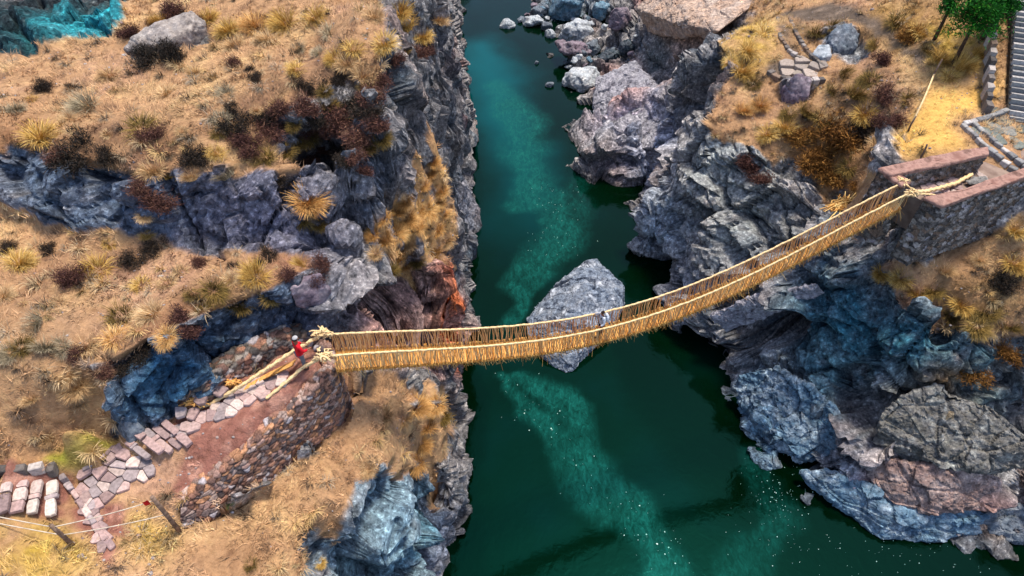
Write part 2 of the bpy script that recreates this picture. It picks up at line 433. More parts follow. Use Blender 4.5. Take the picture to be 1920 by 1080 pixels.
for (u, v), rh, rz, dep in CAVES:
    c = hit(u, v, water=False)
    nh = np.array(bvh0.find_nearest(Vector(c))[1]); 
    if nh[2] < 0: nh = -nh
    nh[2] = 0.0; nh /= np.linalg.norm(nh) + 1e-9
    d = P3 - c
    g = np.exp(-((d[..., 0] ** 2 + d[..., 1] ** 2) / (rh * rh)) ** 2.2 - (np.abs(d[..., 2]) / rz) ** 4.5)
    brow = np.exp(-((d[..., 0] ** 2 + d[..., 1] ** 2) / (rh * rh * 1.3)) - ((d[..., 2] - rz * 1.35) / (rz * .5)) ** 2)
    disp += (-nh * dep) * g[..., None] + (nh * dep * 0.18) * brow[..., None]

# ---- rock relief
fp = (P3 + disp).reshape(-1, 3)
dist = np.linalg.norm(fp - np.array([0, 0, HC]), axis=1)
strat = fp * np.array([1, 1, 1.9])
warp = np.stack([noise3(fp / 2.4, 20 + k) for k in range(3)], 1) * 0.9
big = fbm((fp + warp) / 3.6, 3, 31)
rid = fbm((strat + warp) / 1.9, 4, 41, ridged=True, gain=0.55)
f1, f2, cid = worley((strat + warp * 1.3) / 1.7, 7)
crack = smooth(0.0, 0.16, f2 - f1)
g1, g2, gid = worley((fp + warp * .6) / 0.62, 9)
knob = smooth(0.0, 0.5, g2 - g1)
pit = smooth(0.30, 0.12, worley(fp / 0.42, 11)[0]) * smooth(-.1, .5, noise3(fp / 1.7, 51))
fine = fbm(fp / 0.33, 2, 61)
h1, h2, hid = worley((fp + warp * 2.2) / 4.2 * np.array([1, 1, 1.25]), 13)
block = smooth(0.0, 0.14, h2 - h1)
right_bank = smooth(6, 9, fp[:, 0]) * smooth(11.5, 8.5, fp[:, 2])
lay = (fp[:, 2] + 1.1 * noise3(fp / 3.3, 81) + .25 * fp[:, 0] * .3 + .4 * noise3(fp / 1.2, 83)) / 2.3
fl_ = lay - np.floor(lay)
shelf = smooth(.0, .22, fl_) * (1 - .35 * smooth(.5, 1, fl_)) - .6
shelf = shelf * (.45 + .8 * smooth(-.3, .3, noise3(fp / 4.5, 85)))
sharp = fbm((strat + warp) / .75, 3, 91, ridged=True)
wsm = warp * .35
fa, ca = facets(fp + wsm, 301, 3.4, 1.3); fb, cb = facets(fp + wsm, 302, 1.35, 1.5); fc, cc_ = facets(fp + wsm * .5, 303, .55, 1.4); fd, cd_ = facets(fp, 304, .24, 1.2)
tame = 1 - .7 * np.clip(sum(np.exp(-(((fp - at(*c_)) ** 2).sum(1)) / q_) for c_, q_ in (((1190, 225, 3), 22.0), ((1310, 25, 9), 40.0), ((1240, 30, 7), 20.0), ((1720, 915, 2.5), 5.0), ((1790, 905, 3), 5.0), ((1600, 960, 1), 3.0))), 0, 1)      # the water-worn shelf is smoother
relief = right_bank * (.85 * shelf * tame + .25 * (hid - .5)) + .42 * fa * tame + .36 * fb * tame + (.15 * fc + .08 * fd) * tame - .35 * smooth(.09, .0, ca) * tame - .16 * smooth(.1, .0, cb) * tame + .35 * big * tame + .05 * rid - .12 * pit + .03 * fine
crack = np.minimum(smooth(0, .1, cb), smooth(0, .08, ca))
relief = relief * (1 - .35 * smooth(-1, -2.5, fp[:, 0]) * smooth(21, 24, fp[:, 1]) * smooth(-9, -6.5, fp[:, 0]))
relief = relief.reshape(NY, NX)
soft = (0.16 * fbm(fp / 1.6, 3, 71) + 0.05 * noise3(fp / 0.35, 75)).reshape(NY, NX)
pathmask = blur(mask([[(0,885),(110,880),(190,860),(300,810),(360,770),(470,715),(600,640),(625,690),(480,810),(330,900),(220,960),(0,985)],[(1640,330),(1720,300),(1920,270),(1930,420),(1720,450)]], 2, False), 2)
calm = 1 - 0.85 * pathmask
amp = rock * 1.0
Nd = Nb.copy()
disp += Nd * (amp * relief * calm)[..., None]
disp[..., 2] += (1 - rock) * soft * calm * (1 - 0.6 * earth)
under = PZ < -1.0
for c_, q_, dz_ in (((1700, 900, 2.5), 12.0, 1.3), ((1600, 950, 1), 6.0, .9), ((1800, 870, 4), 8.0, 1.2), ((1480, 780, 2), 6.0, .9)):
    disp[..., 2] -= dz_ * np.exp(-((P3 - at(*c_)) ** 2).sum(-1) / q_)
keep_flat = smooth(.25, .7, pathmask)[..., None]
Pb = P3.copy(); P3 = P3 + disp * (1 - keep_flat)
# seat of the left retaining wall: the ground stops behind it
WALL_TOP = [at(338, 948, 14.45), at(398, 898, 14.7), at(460, 845, 14.95), at(540, 775, 15.3), at(600, 718, 15.75), at(628, 690, 15.95), at(626, 665, 15.95), at(618, 640, 15.95), at(600, 636, 15.9)]
WALL_BOT = [at(338, 992, 13.6), at(400, 974, 13.3), at(462, 937, 13.0), at(545, 868, 12.8), at(608, 822, 12.6), at(645, 792, 12.4)]
for k, (dx, dy, z) in ((6, (.15, 0, 12.0)), (7, (.1, 0, 12.0)), (8, (0, .2, 13.0))):
    q_ = WALL_TOP[k].copy(); q_[0] += dx; q_[1] += dy; q_[2] = z; WALL_BOT.append(q_)
seat = np.array([(p[0] - .12, p[1] + .12) for p in WALL_TOP[:6]] + [(p[0] - .2, p[1]) for p in WALL_TOP[6:8]] + [(WALL_BOT[7][0] + .9, WALL_BOT[7][1]), (WALL_BOT[5][0] + .35, WALL_BOT[5][1] - .1)] + [(p[0] + .1, p[1] - .18) for p in WALL_BOT[4::-1]])
sm = inside(seat, P3[..., 0], P3[..., 1])
wl = np.array(WALL_BOT[:6]); zfoot = np.interp(P3[..., 0], wl[:, 0], wl[:, 2]) - .05
P3[..., 2] = np.where(sm, np.minimum(P3[..., 2], zfoot), P3[..., 2])
P3 = P3.astype(np.float32)
N3 = normals(P3)
bvh = coarse_bvh(P3, 2)
def ground(u, v): return hit(u, v, bvh)
def drop(x, y, z=60):
    loc = bvh.ray_cast(Vector((x, y, z)), Vector((0, 0, -1)))[0]
    return -0.5 if loc is None else loc.z

# ---- colours of the ground with some painted shade (linear base colours)
def lin(r, g, b): return np.array([((c / 255 + .055) / 1.055) ** 2.4 if c > 10 else c / 255 / 12.92 for c in (r, g, b)])
flat = P3.reshape(-1, 3)
def F(a): return np.asarray(a).reshape(NY, NX)
n1 = F(fbm(flat / 2.6, 4, 101)); n2 = F(fbm(flat / 0.8, 4, 111)); n3 = F(fbm(flat / 0.22, 3, 121)); n4 = F(fbm(flat / 6, 2, 131))
def mix(c, col, m): return c + (np.asarray(col) - c) * np.clip(m, 0, 1)[..., None]
DRY, STRAW, BROWN, ROSE = lin(172,136,100), lin(204,170,122), lin(98,72,56), lin(186,148,126)
gcol = np.ones((NY, NX, 3)) * DRY
gcol = mix(gcol, STRAW, smooth(-.1, .5, n1 + .5 * n3))
gcol = mix(gcol, ROSE, smooth(.0, .5, n4 + .4 * n2) * .7)
gcol = mix(gcol, BROWN, smooth(.12, .5, n2 + .35 * n3 - .25 * n1) * .8)
gcol = mix(gcol, lin(196,168,60), mask(YELLOW, 4) * .7 * smooth(-.5, .3, n2))
for (u, v), rad, c, wgt in [((620,220),3,(92,66,58),.8),((520,240),2.2,(96,68,56),.8),((690,190),2,(96,70,60),.8),((700,260),1.5,(90,60,50),.8),((150,285),1.8,(90,66,52),.8),((280,270),2,(108,76,56),.7),((310,90),1.5,(80,62,52),.8),
   ((30,260),1.5,(120,74,44),.7),((150,510),1.6,(112,78,64),.7),((560,500),1.8,(120,80,66),.7),((420,540),1.8,(112,84,56),.7),((340,610),1.2,(120,74,62),.7),((260,480),1.2,(104,80,60),.7),((440,490),1.5,(126,88,76),.6),((250,690),1.2,(128,88,70),.6),
   ((1600,170),2.2,(110,84,50),.8),((1560,290),2.5,(112,76,36),.85),((1650,190),1.8,(100,80,58),.8),((1680,40),2.5,(110,76,34),.8),((1800,590),2.2,(110,84,48),.7),((1860,560),1.8,(96,74,44),.7),((1500,60),1.5,(96,84,50),.7),((700,1000),1,(150,110,90),.5),((470,1040),1.5,(140,104,74),.5),((90,620),2,(150,124,96),.6)]:
    p = hit(u, v, bvh0, water=False); d2 = ((P3 - p) ** 2).sum(-1)
    gcol = mix(gcol, lin(*c), wgt * np.exp(-d2 / (rad * rad)) * smooth(-.7, .3, n2 + .5 * n3))
gcol = gcol * np.array([1.04, 1.0, .98])
gcol = mix(gcol, lin(142,150,44), mask([[(88,862),(120,835),(205,822),(212,834),(195,852),(150,880),(95,876)]], 2) * .85)
gcol = mix(gcol, lin(74,56,44), smooth(.28, .6, n3 + .4 * n2) * .55)
gcol = mix(gcol, lin(216,166,100), mask(ORANGE, 3) * .7)
sand = mask(SAND, 2)
gcol = mix(gcol, lin(226,178,96), sand * .95)
gcol = mix(gcol, mix(np.ones((NY, NX, 3)) * lin(146,98,84), lin(190,142,122), smooth(-.1, .5, n2 + .4 * n3)), earth * 1.2 * (PX < 0))
gcol = mix(gcol, mix(np.ones((NY, NX, 3)) * lin(98,84,72), lin(134,116,100), smooth(-.1, .5, n2 + .4 * n3)), earth * 1.2 * (PX > 0))
rcol = np.ones((NY, NX, 3)) * lin(122,118,116)
rcol = mix(rcol, lin(158,150,146), smooth(-.1, .5, n1 + .3 * n3))
rcol = mix(rcol, lin(62,74,84), smooth(.0, .45, -n1 + .5 * n2))
rcol = mix(rcol, lin(132,108,98), smooth(.05, .5, n4 - .3 * n2) * .7)
TINT = [  # photo point, radius in metres, stone colour with bluish shade painted in, weight
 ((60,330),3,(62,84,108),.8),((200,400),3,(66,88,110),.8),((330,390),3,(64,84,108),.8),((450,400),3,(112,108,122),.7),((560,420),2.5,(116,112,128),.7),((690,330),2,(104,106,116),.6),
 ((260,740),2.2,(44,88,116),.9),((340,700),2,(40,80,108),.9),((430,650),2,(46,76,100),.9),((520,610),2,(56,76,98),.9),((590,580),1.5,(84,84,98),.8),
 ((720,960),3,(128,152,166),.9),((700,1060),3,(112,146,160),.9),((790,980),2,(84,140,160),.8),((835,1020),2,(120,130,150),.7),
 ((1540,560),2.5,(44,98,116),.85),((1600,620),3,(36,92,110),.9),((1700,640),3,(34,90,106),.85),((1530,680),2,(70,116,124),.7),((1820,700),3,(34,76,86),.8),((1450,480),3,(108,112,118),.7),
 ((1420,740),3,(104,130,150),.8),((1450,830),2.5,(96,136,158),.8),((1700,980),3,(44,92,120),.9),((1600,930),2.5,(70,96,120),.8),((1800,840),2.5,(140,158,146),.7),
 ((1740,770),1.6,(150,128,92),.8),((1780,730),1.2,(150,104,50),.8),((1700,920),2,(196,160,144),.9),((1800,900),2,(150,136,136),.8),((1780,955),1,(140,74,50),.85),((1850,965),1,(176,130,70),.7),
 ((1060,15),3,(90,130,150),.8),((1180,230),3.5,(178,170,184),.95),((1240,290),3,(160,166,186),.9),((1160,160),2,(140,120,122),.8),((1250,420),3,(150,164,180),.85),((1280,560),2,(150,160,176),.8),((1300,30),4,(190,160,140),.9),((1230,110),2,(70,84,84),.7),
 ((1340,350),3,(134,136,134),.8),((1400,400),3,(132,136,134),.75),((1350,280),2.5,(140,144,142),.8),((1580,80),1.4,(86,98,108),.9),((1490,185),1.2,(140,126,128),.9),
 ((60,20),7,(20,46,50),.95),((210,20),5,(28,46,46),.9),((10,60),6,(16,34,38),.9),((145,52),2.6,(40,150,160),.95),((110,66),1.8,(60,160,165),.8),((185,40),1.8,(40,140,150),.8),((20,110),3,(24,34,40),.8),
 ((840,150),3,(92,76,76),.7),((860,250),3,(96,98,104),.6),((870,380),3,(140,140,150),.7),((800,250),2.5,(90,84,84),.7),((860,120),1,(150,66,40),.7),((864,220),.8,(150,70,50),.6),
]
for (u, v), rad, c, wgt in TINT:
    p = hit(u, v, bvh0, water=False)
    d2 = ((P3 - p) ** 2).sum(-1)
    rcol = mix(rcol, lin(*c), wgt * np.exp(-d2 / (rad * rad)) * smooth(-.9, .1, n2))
rcol = rcol * (1.05 + .22 * smooth(4, 8, P3[..., 0]))[..., None]  # right bank lightened to make up for the little light reaching it
rcol = mix(rcol, lin(168,124,112), mask(PINK, 3) * .75)
rcol = mix(rcol, lin(212,112,60), mask(STAIN[:1], 3) * .95)
rcol = mix(rcol, rcol * 1.5 + .06, smooth(.18, .5, n3 + .3 * n2) * .75)
rcol = mix(rcol, lin(34,38,44), smooth(.15, .5, -n3 + .4 * n2) * .65)
rcol = mix(rcol, lin(30,30,36), F(pit) * .7)
rcol = mix(rcol, lin(46,48,56), F(1 - crack) * .35)
wet = smooth(.55, .1, P3[..., 2])
rcol = mix(rcol, rcol * .45, wet * .8)
rockc = smooth(.35, .65, rock + .25 * n3)
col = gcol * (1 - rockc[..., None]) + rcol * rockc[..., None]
col = np.clip(col, 0.005, 0.9)
# ------------------------------------------------------------------ materials
def new_mat(name):
    m = bpy.data.materials.new(name); m.use_nodes = True
    nt = m.node_tree
    return m, nt, nt.nodes["Principled BSDF"]
def nd(nt, typ, **kw):
    n = nt.nodes.new(typ)
    for k, v in kw.items():
        if k.startswith("i_"): n.inputs[k[2:].replace("_", " ")].default_value = v
        else: setattr(n, k, v)
    return n
def L(nt, a, b): nt.links.new(a, b)
def ramp(nt, src, stops):
    r = nt.nodes.new("ShaderNodeValToRGB")
    e = r.color_ramp.elements
    while len(e) > 1: e.remove(e[0])
    e[0].position, e[0].color = stops[0][0], (*stops[0][1], 1)
    for p, c in stops[1:]:
        k = e.new(p); k.color = (*c, 1)
    L(nt, src, r.inputs[0]); return r
def mixc(nt, fac, a, b, mode='MIX'):
    n = nt.nodes.new("ShaderNodeMix"); n.data_type = 'RGBA'; n.blend_type = mode
    for s, v in ((0, fac), (6, a), (7, b)):
        if hasattr(v, "links"): L(nt, v, n.inputs[s])
        elif isinstance(v, (int, float)): n.inputs[s].default_value = v
        else: n.inputs[s].default_value = (*v, 1)
    return n.outputs[2]

def noisy(name, c1, c2, scale=4.0, rough=.9, bump=.3, bscale=None, detail=6, dist=.02, coord='Object', spec=.2, c3=None):
    """two- or three-tone procedural surface with relief"""
    m, nt, bs = new_mat(name)
    tc = nd(nt, "ShaderNodeTexCoord")
    n = nd(nt, "ShaderNodeTexNoise"); n.inputs["Scale"].default_value = scale; n.inputs["Detail"].default_value = detail
    L(nt, tc.outputs[coord], n.inputs["Vector"])
    st = [(.35, tuple(c1)), (.65, tuple(c2))] if c3 is None else [(.3, tuple(c1)), (.5, tuple(c2)), (.7, tuple(c3))]
    r = ramp(nt, n.outputs[0], st)
    L(nt, r.outputs[0], bs.inputs["Base Color"])
    bs.inputs["Roughness"].default_value = rough; bs.inputs["Specular IOR Level"].default_value = spec
    b = nd(nt, "ShaderNodeBump"); b.inputs["Strength"].default_value = bump; b.inputs["Distance"].default_value = dist
    n2 = nd(nt, "ShaderNodeTexNoise"); n2.inputs["Scale"].default_value = bscale or scale * 3; n2.inputs["Detail"].default_value = 6
    L(nt, tc.outputs[coord], n2.inputs["Vector"]); L(nt, n2.outputs[0], b.inputs["Height"]); L(nt, b.outputs[0], bs.inputs["Normal"])
    return m

def stone_mat(name, cols, speck=.5, scale=1.6):
    """pitted volcanic rock: clouded tones, pale lichen flecks and dark pits"""
    m, nt, bs = new_mat(name)
    tc = nd(nt, "ShaderNodeTexCoord")
    n = nd(nt, "ShaderNodeTexNoise"); n.inputs["Scale"].default_value = scale * .7; n.inputs["Detail"].default_value = 9; n.inputs["Roughness"].default_value = .7
    L(nt, tc.outputs["Object"], n.inputs["Vector"])
    mid = tuple((np.array(cols[1]) * .6 + np.array([.17, .17, .18]) * .4))
    r = ramp(nt, n.outputs[0], [(.34, cols[0]), (.45, cols[1]), (.54, mid), (.66, cols[2])])
    s = nd(nt, "ShaderNodeTexNoise"); s.inputs["Scale"].default_value = 4.6; s.inputs["Detail"].default_value = 8; s.inputs["Roughness"].default_value = .72
    L(nt, tc.outputs["Object"], s.inputs["Vector"])
    a = nd(nt, "ShaderNodeTexNoise"); a.inputs["Scale"].default_value = 1.7; a.inputs["Detail"].default_value = 8; a.inputs["Roughness"].default_value = .7
    L(nt, tc.outputs["Object"], a.inputs["Vector"])
    sr = ramp(nt, s.outputs[0], [(.36, (.16, .17, .19)), (.45, (.85, .85, .85)), (.55, (1.05, 1.05, 1.05)), (.65, (2.2, 2.2, 2.1))])
    ar = ramp(nt, a.outputs[0], [(.36, (.4, .4, .43)), (.5, (1, 1, 1)), (.64, (1.45, 1.45, 1.4))])
    c = mixc(nt, speck, mixc(nt, .75, r.outputs[0], ar.outputs[0], 'MULTIPLY'), sr.outputs[0], 'MULTIPLY')
    L(nt, c, bs.inputs["Base Color"]); bs.inputs["Roughness"].default_value = .92; bs.inputs["Specular IOR Level"].default_value = .2
    b = nd(nt, "ShaderNodeBump"); b.inputs["Strength"].default_value = .6; b.inputs["Distance"].default_value = .08
    L(nt, s.outputs[0], b.inputs["Height"]); L(nt, b.outputs[0], bs.inputs["Normal"])
    return m

# terrain: surveyed ground colours times fine mottling
mt, nt, bs = new_mat("ground_and_rock")
at1 = nd(nt, "ShaderNodeAttribute", attribute_name="ground_colour"); at2 = nd(nt, "ShaderNodeAttribute", attribute_name="rockiness")
tc = nd(nt, "ShaderNodeTexCoord")
na = nd(nt, "ShaderNodeTexNoise"); na.inputs["Scale"].default_value = 2.2; na.inputs["Detail"].default_value = 8; na.inputs["Roughness"].default_value = .7
nb = nd(nt, "ShaderNodeTexNoise"); nb.inputs["Scale"].default_value = 4.6; nb.inputs["Detail"].default_value = 8; nb.inputs["Roughness"].default_value = .72
L(nt, tc.outputs["Object"], na.inputs["Vector"]); L(nt, tc.outputs["Object"], nb.inputs["Vector"])
ra = ramp(nt, na.outputs[0], [(.36, (.42, .42, .45)), (.5, (1, 1, 1)), (.64, (1.5, 1.5, 1.45))])
rb = ramp(nt, nb.outputs[0], [(.36, (.14, .15, .17)), (.45, (.85, .85, .85)), (.54, (1.05, 1.05, 1.05)), (.64, (2.7, 2.7, 2.6))])
ga = ramp(nt, na.outputs[0], [(.3, (.62, .58, .52)), (.5, (1, 1, 1)), (.7, (1.22, 1.2, 1.16))])
gb = ramp(nt, nb.outputs[0], [(.3, (.55, .5, .45)), (.5, (1, 1, 1)), (.7, (1.25, 1.22, 1.18))])
rk = mixc(nt, .85, mixc(nt, .8, at1.outputs[0], ra.outputs[0], 'MULTIPLY'), rb.outputs[0], 'MULTIPLY')
gk = mixc(nt, .8, mixc(nt, .8, at1.outputs[0], ga.outputs[0], 'MULTIPLY'), gb.outputs[0], 'MULTIPLY')
fin = mixc(nt, at2.outputs[2], gk, rk)
L(nt, fin, bs.inputs["Base Color"])
bs.inputs["Roughness"].default_value = .95; bs.inputs["Specular IOR Level"].default_value = .15
bm = nd(nt, "ShaderNodeBump"); bm.inputs["Distance"].default_value = .22; bm.inputs["Strength"].default_value = .85
ad = nd(nt, "ShaderNodeMath", operation='MULTIPLY_ADD'); ad.inputs[1].default_value = .6
L(nt, nb.outputs[0], ad.inputs[0]); L(nt, na.outputs[0], ad.inputs[2]); L(nt, ad.outputs[0], bm.inputs["Height"]); L(nt, bm.outputs[0], bs.inputs["Normal"])
MAT_TERRAIN = mt

idx = np.arange(NX * NY).reshape(NY, NX)
Fq = np.stack([idx[:-1, :-1], idx[:-1, 1:], idx[1:, 1:], idx[1:, :-1]], -1).reshape(-1, 4)
terrain = mesh_obj("terrain", P3.reshape(-1, 3), Fq, MAT_TERRAIN, smooth_shade=True)
terrain.data.polygons.foreach_set("use_smooth", (rockc[:-1, :-1] < .5).ravel())
terrain["kind"] = "structure"
a_ = terrain.data.attributes.new("ground_colour", 'FLOAT_COLOR', 'POINT')
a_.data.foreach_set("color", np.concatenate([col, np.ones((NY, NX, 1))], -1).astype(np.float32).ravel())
a_ = terrain.data.attributes.new("rockiness", 'FLOAT', 'POINT')
a_.data.foreach_set("value", rockc.astype(np.float32).ravel())

# ------------------------------------------------------------------ the river
wx = np.linspace(-12, 62, 300); wy = np.concatenate([np.linspace(-8, 60, 300), np.linspace(60.5, 116, 120)])
WX, WY = np.meshgrid(wx, wy)
wp = np.stack([WX, WY, 0 * WX], -1).reshape(-1, 3)
wj = wp + np.stack([noise3(wp / 3.0, 201), noise3(wp / 3.0, 202), 0 * wp[:, 0]], 1) * 1.1 + np.stack([noise3(wp / .9, 203), noise3(wp / .9, 204), 0 * wp[:, 0]], 1) * .35
def stream(pts, e0=1.15, e1=.3):
    """band of colour on the water: centre line with half widths"""
    P = [(at(u, v, 0), w) for u, v, w in pts]
    best = np.zeros(len(wp), np.float32)
    for (a, wa), (b, wb) in zip(P[:-1], P[1:]):
        ab = b[:2] - a[:2]
        t = np.clip(((wj[:, :2] - a[:2]) @ ab) / (ab @ ab), 0, 1)
        dd = np.linalg.norm(wj[:, :2] - (a[:2] + t[:, None] * ab), axis=1) / (wa + (wb - wa) * t)
        best = np.maximum(best, smooth(e0, e1, dd).astype(np.float32))
    return best
film = np.maximum.reduce([stream([(935,165,1.6),(950,190,2.2),(985,230,2.6),(985,300,2.2),(1000,345,2.2),(975,385,1.4),(1040,380,1.8),(1060,430,2.2),(1010,490,2.2),(970,540,1.0),(965,600,.7)]),
   stream([(945,700,.6),(960,735,.8),(1000,785,.8),(1060,830,1.9),(1110,900,2.2),(1180,960,1.5),(1230,1010,1.2),(1250,1060,1.4),(1240,1110,1.4)]), stream([(975,700,.8),(1040,740,1.3),(1085,810,1.4)])])
film2 = np.maximum(stream([(1410,870,1.0),(1440,930,1.4),(1460,985,1.6),(1410,1030,1.4),(1385,1070,1.4)]), stream([(1080,350,1.4),(1090,420,1.0)])) * .45
upst = np.clip(stream([(900,90,3.5),(925,150,5),(930,200,4),(975,290,4),(990,420,4)], 1.25, -.1), 0, 1) * smooth(30, 68, wp[:, 1])  # bright sky reflection on the far water, painted into its colour
murk_and_reflection = np.maximum(stream([(1180,640,1.5),(1260,760,3.5),(1400,900,4.5),(1600,1080,5),(1850,1120,5)]), stream([(880,500,.8),(885,700,1),(880,1000,1.5),(880,1100,1.5)]))  # dark water; along the left cliff its reflection is painted into the colour
film = np.maximum(film, film2) * np.clip(.62 + .75 * fbm(np.stack([wj[:, 0] * .9 + wj[:, 1] * .35, wj[:, 1] * .32, 0 * wj[:, 0]], 1), 4, 211), .05, 1.2)
m_w, nt, bs = new_mat("river_water")
at1 = nd(nt, "ShaderNodeAttribute", attribute_name="algae"); at2 = nd(nt, "ShaderNodeAttribute", attribute_name="sky_reflection")
tc = nd(nt, "ShaderNodeTexCoord")
nz = nd(nt, "ShaderNodeTexNoise"); nz.inputs["Scale"].default_value = .16; nz.inputs["Detail"].default_value = 3
L(nt, tc.outputs["Object"], nz.inputs["Vector"])
deep = ramp(nt, nz.outputs[0], [(.35, (.0003, .0052, .0014)), (.5, (.0003, .0068, .0028)), (.65, (.0004, .0085, .006))])
nf = nd(nt, "ShaderNodeTexNoise"); nf.inputs["Scale"].default_value = 3.2; nf.inputs["Detail"].default_value = 9; nf.inputs["Roughness"].default_value = .78; nf.inputs["Distortion"].default_value = .8
mp = nd(nt, "ShaderNodeMapping"); mp.inputs["Scale"].default_value = (1, .5, 1); mp.inputs["Rotation"].default_value = (0, 0, -.25); L(nt, tc.outputs["Object"], mp.inputs["Vector"])
L(nt, mp.outputs[0], nf.inputs["Vector"])
ff = ramp(nt, nf.outputs[0], [(.36, (.2, .2, .2)), (.48, (.6, .6, .6)), (.56, (.95, .95, .95)), (.66, (1.7, 1.7, 1.7))])
fm = nd(nt, "ShaderNodeMath", operation='MULTIPLY'); L(nt, at1.outputs[2], fm.inputs[0]); fm.use_clamp = False; L(nt, ff.outputs[0], fm.inputs[1])
c1 = mixc(nt, at2.outputs[2], deep.outputs[0], (.0006, .062, .070))
at3 = nd(nt, 'ShaderNodeAttribute', attribute_name='murk_and_reflection')
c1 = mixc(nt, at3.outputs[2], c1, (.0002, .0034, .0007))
c2 = mixc(nt, fm.outputs[0], c1, (.006, .092, .072))
L(nt, c2, bs.inputs["Base Color"])
bs.inputs["Roughness"].default_value = .08; bs.inputs["IOR"].default_value = 1.33; bs.inputs["Specular IOR Level"].default_value = .28; bs.inputs["Specular Tint"].default_value = (.06, .9, .72, 1)
nr = nd(nt, "ShaderNodeTexNoise"); nr.inputs["Scale"].default_value = 1.8; nr.inputs["Detail"].default_value = 6; nr.inputs["Distortion"].default_value = .6
L(nt, tc.outputs["Object"], nr.inputs["Vector"])
b = nd(nt, "ShaderNodeBump"); b.inputs["Strength"].default_value = .13; b.inputs["Distance"].default_value = .06
L(nt, nr.outputs[0], b.inputs["Height"]); L(nt, b.outputs[0], bs.inputs["Normal"])
idw = np.arange(len(wp)).reshape(WX.shape)
Fw = np.stack([idw[:-1, :-1], idw[:-1, 1:], idw[1:, 1:], idw[1:, :-1]], -1).reshape(-1, 4)
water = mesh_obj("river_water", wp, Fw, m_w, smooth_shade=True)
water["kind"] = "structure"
for nm, v in (("algae", film), ("sky_reflection", upst), ("murk_and_reflection", murk_and_reflection * .9)):
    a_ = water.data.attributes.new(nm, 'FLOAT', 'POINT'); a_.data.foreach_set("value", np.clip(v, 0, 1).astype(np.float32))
# ------------------------------------------------------------------ builders
rng = random.Random(11)
nrng = np.random.default_rng(5)

def attr_mat(name, attr, rough=.9, scale=14, lo=.6, hi=1.35, bump=.5, spec=.2):
    m, nt, bs = new_mat(name)
    a = nd(nt, "ShaderNodeAttribute", attribute_name=attr)
    tc = nd(nt, "ShaderNodeTexCoord")
    n = nd(nt, "ShaderNodeTexNoise"); n.inputs["Scale"].default_value = scale; n.inputs["Detail"].default_value = 6
    L(nt, tc.outputs["Object"], n.inputs["Vector"])
    r = ramp(nt, n.outputs[0], [(.3, (lo, lo, lo)), (.7, (hi, hi, hi))])
    L(nt, mixc(nt, 1.0, a.outputs[0], r.outputs[0], 'MULTIPLY'), bs.inputs["Base Color"])
    bs.inputs["Roughness"].default_value = rough; bs.inputs["Specular IOR Level"].default_value = spec
    b = nd(nt, "ShaderNodeBump"); b.inputs["Strength"].default_value = bump; b.inputs["Distance"].default_value = .03
    L(nt, n.outputs[0], b.inputs["Height"]); L(nt, b.outputs[0], bs.inputs["Normal"])
    return m
def set_col(o, name, c):
    a = o.data.attributes.new(name, 'FLOAT_COLOR', 'POINT')
    c = np.asarray(c, np.float32)
    a.data.foreach_set("color", np.concatenate([c, np.ones((len(c), 1), np.float32)], 1).ravel())

M_WALL = attr_mat("dry_stone", "stone_colour")
M_FLAG = attr_mat("flagstone", "stone_colour", scale=9, lo=.72, hi=1.25)
M_CLAY = noisy("clay_coping", lin(108, 80, 70), lin(162, 126, 112), 2.2, bump=1.0, c3=lin(132, 96, 84), dist=.07)
M_STRAW = noisy("braided_straw", lin(186, 146, 96), lin(236, 206, 154), 9, bump=.6, c3=lin(212, 174, 120))
M_STRAWD = noisy("woven_straw", lin(168, 108, 54), lin(226, 170, 98), 7, bump=.6, c3=lin(190, 132, 62))
M_WOOD = noisy("weathered_wood", lin(92, 74, 62), lin(140, 116, 98), 6, bump=.5)
M_BARK = noisy("bark", lin(50, 38, 30), lin(92, 72, 58), 8, bump=.6)

def grid_faces(h, w, wrap=False):
    i = np.arange(h * w).reshape(h, w)
    if wrap: i = np.concatenate([i, i[:, :1]], 1)
    return np.stack([i[:-1, :-1], i[:-1, 1:], i[1:, 1:], i[1:, :-1]], -1).reshape(-1, 4)

def resample_line(P, res):
    P = np.asarray(P, float)
    d = np.concatenate([[0], np.cumsum(np.linalg.norm(np.diff(P, axis=0), axis=1))])
    n = max(2, int(d[-1] / res) + 1)
    s = np.linspace(0, d[-1], n)
    return np.stack([np.interp(s, d, P[:, k]) for k in range(3)], 1), s / d[-1]

